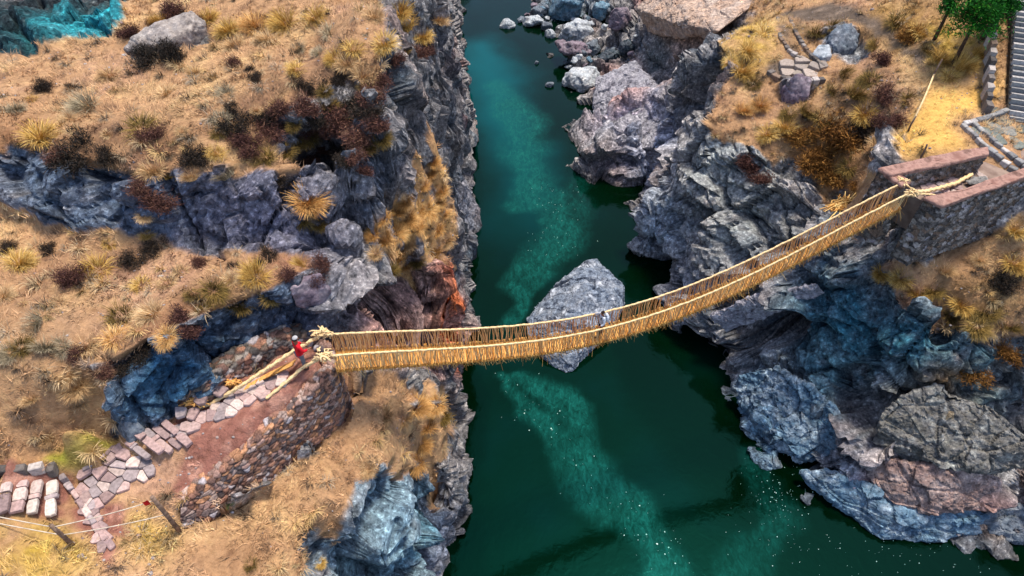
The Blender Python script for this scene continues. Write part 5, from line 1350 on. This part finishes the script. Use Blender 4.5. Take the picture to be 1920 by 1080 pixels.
ZONES = {
 "on the upper left plateau": [(165,185,65,'Y'),(75,240,78,'G'),(30,195,42,'Y'),(60,180,30,'G'),(82,160,36,'B'),(135,160,20,'B'),(205,130,55,'S'),(310,165,55,'S'),(265,225,70,'D'),(285,250,50,'P'),(440,118,34,'P'),(478,143,26,'B'),(468,127,20,'B'),(425,165,50,'Y'),
   (436,198,28,'B'),(438,225,58,'B'),(415,215,46,'Y'),(430,45,60,'G'),(480,35,60,'O'),(535,30,62,'G'),(592,20,60,'G'),(500,62,60,'S'),(440,72,58,'S'),(560,82,40,'Y'),(620,50,52,'Y'),(600,92,36,'Y'),(628,100,42,'G'),(556,120,45,'G'),(560,150,28,'B'),(595,160,40,'B'),(632,145,30,'B'),
   (570,200,58,'P'),(540,232,48,'B'),(510,240,56,'P'),(470,258,48,'P'),(500,284,62,'D'),(405,280,40,'G'),(362,290,56,'B'),(288,308,62,'S'),(312,322,44,'D'),(360,322,48,'S'),(428,318,50,'Y'),(150,280,76,'B'),(205,290,48,'B'),(110,290,48,'P'),
   (670,250,66,'P'),(640,218,66,'P'),(702,228,58,'P'),(700,180,56,'P'),(680,130,58,'S'),(722,70,58,'G'),(762,40,58,'G'),(702,20,56,'S'),(742,110,38,'P'),(792,58,48,'G'),(822,30,46,'S'),(662,80,58,'G'),(800,92,38,'P'),(650,110,48,'S'),(752,14,48,'G'),(302,30,56,'G'),(332,20,46,'P'),
   (300,102,62,'B'),(328,106,44,'B'),(274,98,40,'B'),(240,60,44,'P'),(370,36,38,'P'),(392,24,46,'G'),(590,235,50,'P'),(615,190,46,'D'),(655,180,44,'B'),(560,260,46,'D'),(600,275,46,'P'),(640,270,40,'B'),(690,270,40,'D'),(340,240,30,'S'),(200,245,30,'S'),(130,215,34,'S'),(360,130,34,'S'),(520,190,40,'S'),(480,200,30,'S')],
 "near the upper plateau's cliff edge": [(600,215,48,'B'),(580,245,46,'D'),(625,245,50,'P'),(655,205,44,'D'),(690,200,50,'B'),(715,250,44,'D'),(530,205,46,'P'),(555,225,40,'D'),(495,220,44,'B'),(470,285,46,'P'),(535,275,48,'D'),(575,295,42,'P'),(670,290,44,'P'),(720,150,42,'P'),(690,155,38,'D'),(610,165,36,'D'),(445,260,44,'P'),(410,240,40,'D'),(650,295,36,'B'),(785,95,36,'P'),(760,90,36,'D')],
 "on the rock band below the upper left plateau": [(576,362,78,'O'),(568,398,60,'D'),(590,388,42,'S'),(680,315,42,'P'),(598,412,42,'D'),(300,372,60,'P'),(260,350,40,'P'),(270,398,34,'S'),(520,330,36,'B')],
 "on the lower left terrace": [(35,480,64,'G'),(185,490,72,'G'),(15,460,30,'B'),(90,462,28,'B'),(205,450,32,'G'),(135,512,58,'P'),(262,472,56,'B'),(276,434,32,'G'),(300,455,34,'B'),(265,525,44,'G'),(312,520,52,'S'),(400,532,60,'D'),(385,570,44,'D'),(480,505,60,'G'),(432,516,40,'S'),
   (565,490,42,'G'),(600,490,46,'P'),(540,512,46,'P'),(496,480,36,'B'),(375,490,30,'P'),(436,498,24,'B'),(5,545,50,'S'),(70,590,58,'Y'),(228,580,66,'D'),(286,575,58,'S'),(216,620,66,'O'),(312,620,52,'O'),(280,642,46,'B'),(336,592,46,'P'),(40,640,48,'D'),(82,640,58,'Y'),(118,638,50,'Y'),
   (160,635,66,'S'),(18,652,48,'Y'),(130,690,56,'S'),(145,712,56,'S'),(152,660,38,'P'),(450,560,58,'D'),(505,545,48,'D'),(352,612,54,'P'),(250,682,46,'B'),(590,520,40,'P'),(360,545,40,'D'),(60,740,40,'S'),(200,690,40,'P'),(90,810,40,'S'),(340,500,36,'S'),(110,560,36,'S')],
 "on the ledge of the left cliff": [(722,440,46,'O'),(762,450,48,'S'),(742,478,44,'R'),(800,382,52,'O'),(820,422,44,'O'),(782,482,40,'D'),(722,402,42,'O'),(762,400,54,'O'),(705,468,36,'S'),(806,318,36,'O'),(828,350,36,'O'),(796,340,32,'O'),(742,425,46,'O'),(782,415,46,'O'),(802,450,42,'S'),(760,370,42,'O'),(835,395,34,'O'),(730,500,34,'D'),(760,492,36,'O'),(815,470,36,'R'),(700,432,34,'O'),(785,385,40,'O'),(742,390,34,'O'),(838,445,34,'S'),(812,300,28,'O'),(820,372,36,'O')],
 "on the slope below the left bridge end": [(780,752,60,'O'),(818,748,48,'O'),(760,780,46,'S'),(790,822,46,'O'),(782,858,48,'O'),(722,770,44,'S'),(830,772,38,'D'),(802,790,46,'O'),(600,1050,24,'G'),(690,870,36,'S'),(560,1030,40,'S'),(470,1050,40,'D')],
 "on the right bank": [(1440,242,50,'G'),(1472,232,48,'G'),(1560,250,80,'R'),(1530,292,80,'R'),(1560,332,62,'R'),(1602,240,50,'B'),(1642,262,42,'S'),(1400,302,52,'P'),(1422,332,46,'P'),(1402,82,58,'G'),(1390,122,58,'G'),(1432,52,50,'G'),(1412,152,40,'D'),
   (1560,162,40,'D'),(1602,166,56,'D'),(1652,172,50,'P'),(1702,180,40,'D'),(1582,130,48,'D'),(1632,140,50,'D'),(1652,112,40,'P'),(1642,76,40,'D'),(1530,52,48,'D'),(1562,42,38,'D'),(1680,30,58,'D'),(1722,52,58,'G'),(1762,100,58,'G'),(1802,112,56,'G'),(1830,92,48,'G'),
   (1782,132,48,'G'),(1846,62,38,'S'),(1622,202,56,'G'),(1652,222,38,'P'),(1540,212,58,'D'),(1512,202,48,'D'),(1592,302,50,'D'),(1500,250,50,'R'),(1480,205,40,'D'),(1680,225,36,'P'),(1600,345,40,'R'),(1372,110,40,'G'),(1425,190,40,'O'),(1390,200,40,'O'),(1740,88,46,'D'),(1700,62,44,'R')],
 "on the grass shelf below the right abutment": [(1750,532,54,'D'),(1802,560,56,'G'),(1850,572,64,'D'),(1872,522,46,'B'),(1900,482,56,'G'),(1722,542,48,'G'),(1690,512,46,'G'),(1782,582,48,'D'),(1832,602,56,'D'),(1892,602,48,'D'),(1902,422,46,'G'),(1652,502,40,'G'),(1882,652,56,'R'),(1822,692,56,'R'),(1770,500,40,'S'),(1840,480,40,'S')],
}
ORD = ["leftmost", "second from the left", "third from the left", "fourth from the left", "fifth from the left", "sixth from the left", "seventh from the left", "eighth from the left", "ninth from the left", "tenth from the left",
       "eleventh from the left", "twelfth from the left", "thirteenth from the left", "fourteenth from the left", "fifteenth from the left", "sixteenth from the left", "seventeenth from the left", "eighteenth from the left", "nineteenth from the left", "twentieth from the left"]
cnts = {}
for zone, items in ZONES.items():
    by = {}
    for it in items: by.setdefault(it[3], []).append(it)
    for k, its in by.items():
        its.sort(key=lambda q: q[0])
        for j, (u, v, d, _) in enumerate(its):
            p = ground(u, v + d * .22)
            if p[2] < .3: continue
            sc = 1320 / (p[1] * CP + (HC - p[2]) * SP)
            s = d / sc * (.48 if k not in 'BPR' else .74) * rng.uniform(.92, 1.1)
            o = bpy.data.objects.new(LOOK[k][0].split()[-1] if k in "BPR" else "grass_tussock", PM[k][rng.randrange(len(PM[k]))]); COL.objects.link(o)
            o.location = p + np.array([0, 0, -.04 + (.1 * s if k in "BPR" else 0)]); o.rotation_euler = (rng.gauss(0, .2) + .25, rng.gauss(0, .2), rng.uniform(0, 6.28) if k in 'BPR' else rng.gauss(0, .9)); o.scale = (s, s, s * rng.uniform(.8, 1.05))
            lab = f"{LOOK[k][0]} {zone}" + (f", {ORD[j]}" if len(its) > 1 else "")
            tag(o, lab, LOOK[k][1], ("tussocks " if k not in "BPR" else "shrubs ") + zone)
# ------------------------------------------------------------------ pines at the top right
def pine(u, v, h, r_, seed, label, n=5200):
    p = gp(u, v, -.1); root = empty("pine_tree", tuple(p)); tag(root, label, "tree", "pines at the top right")
    r = np.random.default_rng(seed)
    mb = MB(); mb.tube([(0, 0, 0), (.05, .03, h * .4), (.02, -.04, h * .75), (0, 0, h)], .13, seg=8, taper=.25)
    tips = []
    for k in range(34):
        f = r.uniform(.58, .97); az = r.uniform(0, 6.28); ln = r_ * (1.15 - f) / .7 * r.uniform(.7, 1.1)
        a = np.array([0, 0, h * f]); b = a + np.array([math.cos(az) * ln, math.sin(az) * ln, ln * r.uniform(-.1, .3)])
        mb.tube([a, (a + b) / 2 + [0, 0, .05], b], .035, seg=4, taper=.4); tips.append((a, b))
    mb.build("trunk", M_BARK, root, True)
    q = []
    for a, b in tips:
        m = n // len(tips); t = r.uniform(.25, 1.08, m)[:, None]; q.append(a + (b - a) * t + r.normal(0, .16 * r_, (m, 3)) * [1, 1, .5])
    q = np.concatenate(q); m = len(q); d = r.normal(size=(m, 3)) + [0, 0, .5]; d /= np.linalg.norm(d, axis=1, keepdims=True); s = np.cross(d, r.normal(size=(m, 3))); s /= np.linalg.norm(s, axis=1, keepdims=True)
    ln = r.uniform(.1, .24, (m, 1)); V = np.stack([q - s * .03, q + d * ln, q + s * .03, q - d * ln * .3], 1).reshape(-1, 3)
    mesh_obj("crown", V, np.arange(m)[:, None] * 4 + np.arange(4)[None, :], M_PINE, root)
M_PINE = leaf_mat("pine_needles", [(.05, lin(6, 40, 8)), (.5, lin(14, 78, 14)), (.85, lin(36, 112, 22)), (1, lin(90, 140, 40))])
pine(1788, 118, 4.0, 2.1, 1, "taller vivid green pine with a long bare trunk at the top right")
pine(1838, 78, 3.3, 1.7, 2, "shorter vivid green pine nearest the long stair")
pine(1752, 74, 3.4, .8, 3, "slim dark trunked pine left of the other two", 1800)
# ------------------------------------------------------------------ short dry grass over the ground
w = ((1 - rockc) * (1 - .9 * earth) * (1 - .75 * sand) * (P3[..., 2] > .5) * (1 - .8 * (slope > .55) * (1 - mask(ORANGE, 2))))
w = w * ~sm
w = w * (1 - .97 * np.clip(pathmask * 1.3, 0, 1))
cellA = np.linalg.norm(np.cross(np.gradient(P3, axis=1), np.gradient(P3, axis=0)), axis=-1)
dd = np.linalg.norm(P3 - np.array([0, 0, HC]), axis=-1)
vis = (dd < 70) & (np.abs(P3[..., 0]) < .80 * (P3[..., 1] * CP + (HC - P3[..., 2]) * SP)) & (P3[..., 1] > 3)
pr = (w * cellA * vis * (.12 + .88 * smooth(-.25, .35, n2 + .6 * n1))).ravel(); pr = pr / pr.sum()
NB = 200000
r = np.random.default_rng(99)
ids = np.repeat(r.choice(len(pr), NB // 10, p=pr), 10)
pos = P3.reshape(-1, 3)[ids] + r.normal(0, .09, (NB, 3)) * [1, 1, 0] + [0, 0, -.03]
wind = np.arctan2(noise3(pos / 3.0, 401), noise3(pos / 3.0, 402)) + r.normal(0, .9, NB)
lean = r.uniform(.5, 1.35, NB); ln = r.uniform(.14, .42, NB) * (1 + .4 * noise3(pos / 2, 403))
d = np.stack([np.sin(lean) * np.cos(wind), np.sin(lean) * np.sin(wind), np.cos(lean)], 1)
sv_ = np.stack([-np.sin(wind), np.cos(wind), 0 * wind], 1) * r.uniform(.010, .022, NB)[:, None]
V = np.stack([pos - sv_, pos + sv_, pos + d * ln[:, None]], 1).reshape(-1, 3)
# low clumps merging into the turf
NCL = 1500
ic = r.choice(len(pr), NCL, p=pr); tint = r.uniform(.6, 1.35, NCL)
clV, clF, clC, base_n = [V], [np.arange(NB * 3).reshape(-1, 3)], [], NB * 3
for j in range(NCL):
    s_ = r.uniform(.18, .5) * 1
    bv, bf = blades(int(30 + 60 * s_), s_, s_ * 1.15, 1.3, 5000 + j, .016, .4, .6)
    tl = r.normal(0, .25, 2); bv = bv + np.stack([0 * bv[:, 2], 0 * bv[:, 2], bv[:, 0] * tl[0] + bv[:, 1] * tl[1]], 1)
    clV.append(bv + P3.reshape(-1, 3)[ic[j]]); 
    f3 = np.concatenate([bf[:, [0, 1, 2]], bf[:, [0, 2, 3]]]) + base_n; clF.append(f3); base_n += len(bv)
    cj = np.array([[.45, .32, .16], [.5, .36, .2], [.36, .27, .17], [.28, .22, .15], [.5, .33, .14], [.10, .07, .05], [.14, .10, .06]])[r.integers(7)] * tint[j]
    clC.append(np.repeat(cj[None, :] * r.uniform(.7, 1.3, (len(bv) // 8, 1)), 8, 0))
V = np.concatenate(clV); FT = np.concatenate(clF)
m_g, nt, bs = new_mat("dry_grass_blades")
a = nd(nt, "ShaderNodeAttribute", attribute_name="blade_colour"); L(nt, a.outputs[0], bs.inputs["Base Color"]); bs.inputs["Roughness"].default_value = .85; bs.inputs["Specular IOR Level"].default_value = .15
o = mesh_obj("dry_grass", V, FT, m_g)
tag(o, "short dry grass covering both banks", "grass", kind="stuff")
bc = col.reshape(-1, 3)[ids] * np.repeat(r.uniform(.55, 1.5, (NB // 10, 1)), 10, 0) * r.uniform(.75, 1.3, (NB, 1)) + r.uniform(0, .06, (NB, 1)) * np.array([1, .8, .5])
set_col(o, "blade_colour", np.concatenate([np.repeat(np.clip(bc, .01, .8), 3, 0)] + clC))
# ------------------------------------------------------------------ people
def skin_body(name, joints, edges, mat, parent=None, root_i=0, sub=1):
    me = bpy.data.meshes.new(name); me.from_pydata([j[:3] for j in joints], edges, [])
    o = bpy.data.objects.new(name, me); COL.objects.link(o)
    o.modifiers.new("skin", 'SKIN'); 
    sv = me.skin_vertices[0].data if me.skin_vertices else None
    if sv is None:
        bm = bmesh.new(); bm.from_mesh(me); bm.verts.layers.skin.verify(); bm.to_mesh(me); bm.free(); sv = me.skin_vertices[0].data
    for i, j in enumerate(joints):
        rx = j[3]; ry = j[4] if len(j) > 4 else j[3]
        sv[i].radius = (rx, ry); sv[i].use_root = (i == root_i)
    s = o.modifiers.new("sub", 'SUBSURF'); s.levels = sub; s.render_levels = sub
    dg = bpy.context.evaluated_depsgraph_get(); m2 = bpy.data.meshes.new_from_object(o.evaluated_get(dg))
    bpy.data.objects.remove(o)
    m2.name = name; m2.materials.clear(); m2.materials.append(mat)
    m2.polygons.foreach_set("use_smooth", np.ones(len(m2.polygons), bool))
    o = bpy.data.objects.new(name, m2); COL.objects.link(o)
    if parent: o.parent = parent
    return o
M_SKIN = noisy("skin", lin(130, 86, 62), lin(150, 100, 74), 20, rough=.6, bump=.05)
M_HAIR = noisy("dark_hair", lin(26, 18, 14), lin(44, 32, 26), 30, bump=.3)
def cloth_mat(n, c): return noisy(n, tuple(np.array(lin(*c)) * .8), lin(*c), 8, rough=.85, bump=.3)
def person(loc, rz, label, top, trousers, shoes, hat, arms, legs_step, pack=None, poncho=False):
    """standing figure facing local +Y; arms = two (elbow, wrist) pairs"""
    root = empty("person", loc, rz); tag(root, label, "person")
    L_, R_ = legs_step
    J = [(0, 0, .93, .13, .10), (0, .01, 1.12, .125, .095), (0, .0, 1.32, .15, .10), (0, 0, 1.43, .075), (0, .01, 1.50, .055), (0, .035, 1.58, .085, .095), (0, .03, 1.67, .07, .08)]
    E = [(0, 1), (1, 2), (2, 3), (3, 4), (4, 5), (5, 6)]
    hips = []
    for sgn, st in ((-1, L_), (1, R_)):
        b = len(J); J += [(sgn * .09, 0, .86, .085), (sgn * .10, st * .5 + .04, .48, .058), (sgn * .10, st, .09, .042), (sgn * .11, st + .13, .04, .035)]
        E += [(0, b), (b, b + 1), (b + 1, b + 2), (b + 2, b + 3)]
    hands = []
    for sgn, (el, wr) in zip((-1, 1), arms):
        b = len(J); J += [(sgn * .185, 0, 1.38, .058), (*el, .042), (*wr, .028)]
        E += [(2, b), (b, b + 1), (b + 1, b + 2)]
        el, wr = np.array(el), np.array(wr); dv = (wr - el) / np.linalg.norm(wr - el); sd_ = np.cross(dv, [0, 0, 1.0]); sd_ /= np.linalg.norm(sd_) + 1e-9
        pm = wr + dv * .055; k = len(J); J.append((*pm, .03, .02)); E.append((b + 2, k))
        for f, lg in zip((-1.5, -.5, .5, 1.5), (.065, .08, .075, .055)):
            a = pm + sd_ * .017 * f + dv * .035; m_ = a + dv * lg * .5; e = m_ + dv * lg * .35 + np.array([0, 0, -.025])
            q = len(J); J += [(*a, .0095), (*m_, .009), (*e, .008)]; E += [(k, q), (q, q + 1), (q + 1, q + 2)]
        a = wr + dv * .03 + sd_ * .03 * sgn; e = a + dv * .04 + sd_ * .025 * sgn; q = len(J); J += [(*a, .011), (*e, .009)]; E += [(b + 2, q), (q, q + 1)]
    skin_body("body", J, E, M_SKIN, root)
    # face: nose, ears, eyes and mouth on the head
    mb = MB(); mb.tube([(0, .125, 1.62), (0, .15, 1.585), (0, .13, 1.57)], .014, seg=6)
    for sgn in (-1, 1): mb.tube([(sgn * .088, .02, 1.63), (sgn * .097, .01, 1.61), (sgn * .088, .02, 1.575)], .014, seg=6)
    mb.build("facial_features", M_SKIN, root, True)
    mb = MB()
    for sgn in (-1, 1): mb.box((sgn * .034, .122, 1.625), .022, .012, .012)
    mb.box((0, .122, 1.545), .045, .012, .01); mb.build("eyes_and_mouth", M_HAIR, root)
    skin_body("hair", [(0, -.0, 1.60, .095, .1), (0, .0, 1.66, .098, .105), (0, .01, 1.71, .06)], [(0, 1), (1, 2)], M_HAIR, root, 0, 2)
    if hat is not None:
        skin_body("hat", [(0, .03, 1.685, .112, .118), (0, .03, 1.73, .105, .11), (0, .02, 1.775, .06)], [(0, 1), (1, 2)], hat, root, 0, 2)
    # jacket and trousers follow the body
    hem = .62 if poncho else .86
    JJ = [(0, 0, hem, .19 if poncho else .16, .15 if poncho else .125), (0, .01, 1.1, .165, .13), (0, 0, 1.32, .18, .128), (0, .005, 1.45, .085)]
    EE = [(0, 1), (1, 2), (2, 3)]
    for sgn, (el, wr) in zip((-1, 1), arms):
        b = len(JJ); e2 = np.array(el) + (np.array(wr) - np.array(el)) * .9
        JJ += [(sgn * .19, 0, 1.385, .078), (*el, .06), (*e2, .047)]; EE += [(2, b), (b, b + 1), (b + 1, b + 2)]
    skin_body("jacket", JJ, EE, top, root, 1, 2)
    JT = [(0, 0, .92, .145, .115)]; ET = []
    for sgn, st in ((-1, L_), (1, R_)):
        b = len(JT); JT += [(sgn * .09, 0, .82, .1), (sgn * .10, st * .5 + .04, .48, .074), (sgn * .10, st, .11, .06)]; ET += [(0, b), (b, b + 1), (b + 1, b + 2)]
    skin_body("trousers", JT, ET, trousers, root, 0, 2)
    for sgn, st in ((-1, L_), (1, R_)):
        skin_body("shoe", [(sgn * .10, st - .05, .045, .05), (sgn * .105, st + .06, .045, .052), (sgn * .11, st + .17, .035, .04)], [(0, 1), (1, 2)], shoes, root, 0, 1)
    if pack is not None:
        bm = bmesh.new(); bmesh.ops.create_cube(bm, size=1); bmesh.ops.bevel(bm, geom=bm.edges, offset=.18, segments=3, affect='EDGES'); me = bpy.data.meshes.new("backpack"); bm.to_mesh(me); bm.free()
        me.materials.append(pack); me.polygons.foreach_set("use_smooth", np.ones(len(me.polygons), bool)); o = bpy.data.objects.new("backpack", me); COL.objects.link(o); o.location = (0, -.22, 1.2); o.scale = (.30, .19, .44); o.parent = root
        mb = MB()
        for sgn in (-1, 1): mb.tube([(sgn * .1, -.15, 1.4), (sgn * .11, -.02, 1.475), (sgn * .11, .13, 1.35), (sgn * .13, .08, 1.1), (sgn * .12, -.14, 1.02)], .022, seg=6)
        mb.build("backpack_strap", M_HAIR, root, True)
    return root
M_DK = cloth_mat("dark_cloth", (48, 44, 50)); M_SHOE = cloth_mat("shoe_leather", (60, 48, 42))
pl = at(572, 692, 15.85); pl[2] = max(drop(pl[0], pl[1]), 15.3); 
prs = person(tuple(pl), -.9, "person in bright red jacket and pale cap standing between the left anchor ropes", cloth_mat("red_jacket", (214, 26, 40)), cloth_mat("grey_trousers", (110, 112, 120)), M_SHOE, cloth_mat("pale_cap", (176, 172, 170)),
       [((-.27, .06, 1.14), (-.2, .25, 1.05)), ((.27, .08, 1.14), (.2, .28, 1.08))], (.03, -.03), None, True)
prs.scale = (1.1, 1.1, 1.08)
tb = .43
pb_ = rail(np.array([tb]), 0, DECK - .05, .42)[0]
pf_ = rail(np.array([tb - .006]), 1)[0]
ang = math.atan2(FR[1] - FL[1], FR[0] - FL[0]) + math.pi / 2          # facing left along the bridge
lx = math.cos(-ang) * (pf_[0] - pb_[0]) - math.sin(-ang) * (pf_[1] - pb_[1]); ly = math.sin(-ang) * (pf_[0] - pb_[0]) + math.cos(-ang) * (pf_[1] - pb_[1]); lz = pf_[2] - pb_[2]
person(tuple(pb_), ang, "person in pale shirt and dark trousers on the bridge, one hand on the rope", cloth_mat("pale_shirt", (196, 200, 208)), M_DK, M_SHOE, None,
       [((-.28, .02, 1.12), (-.26, .2, 1.0)), ((.36, .12, 1.18), (lx * .93, ly + .02, lz + .05))], (.16, -.14), cloth_mat("white_backpack", (216, 220, 226)))
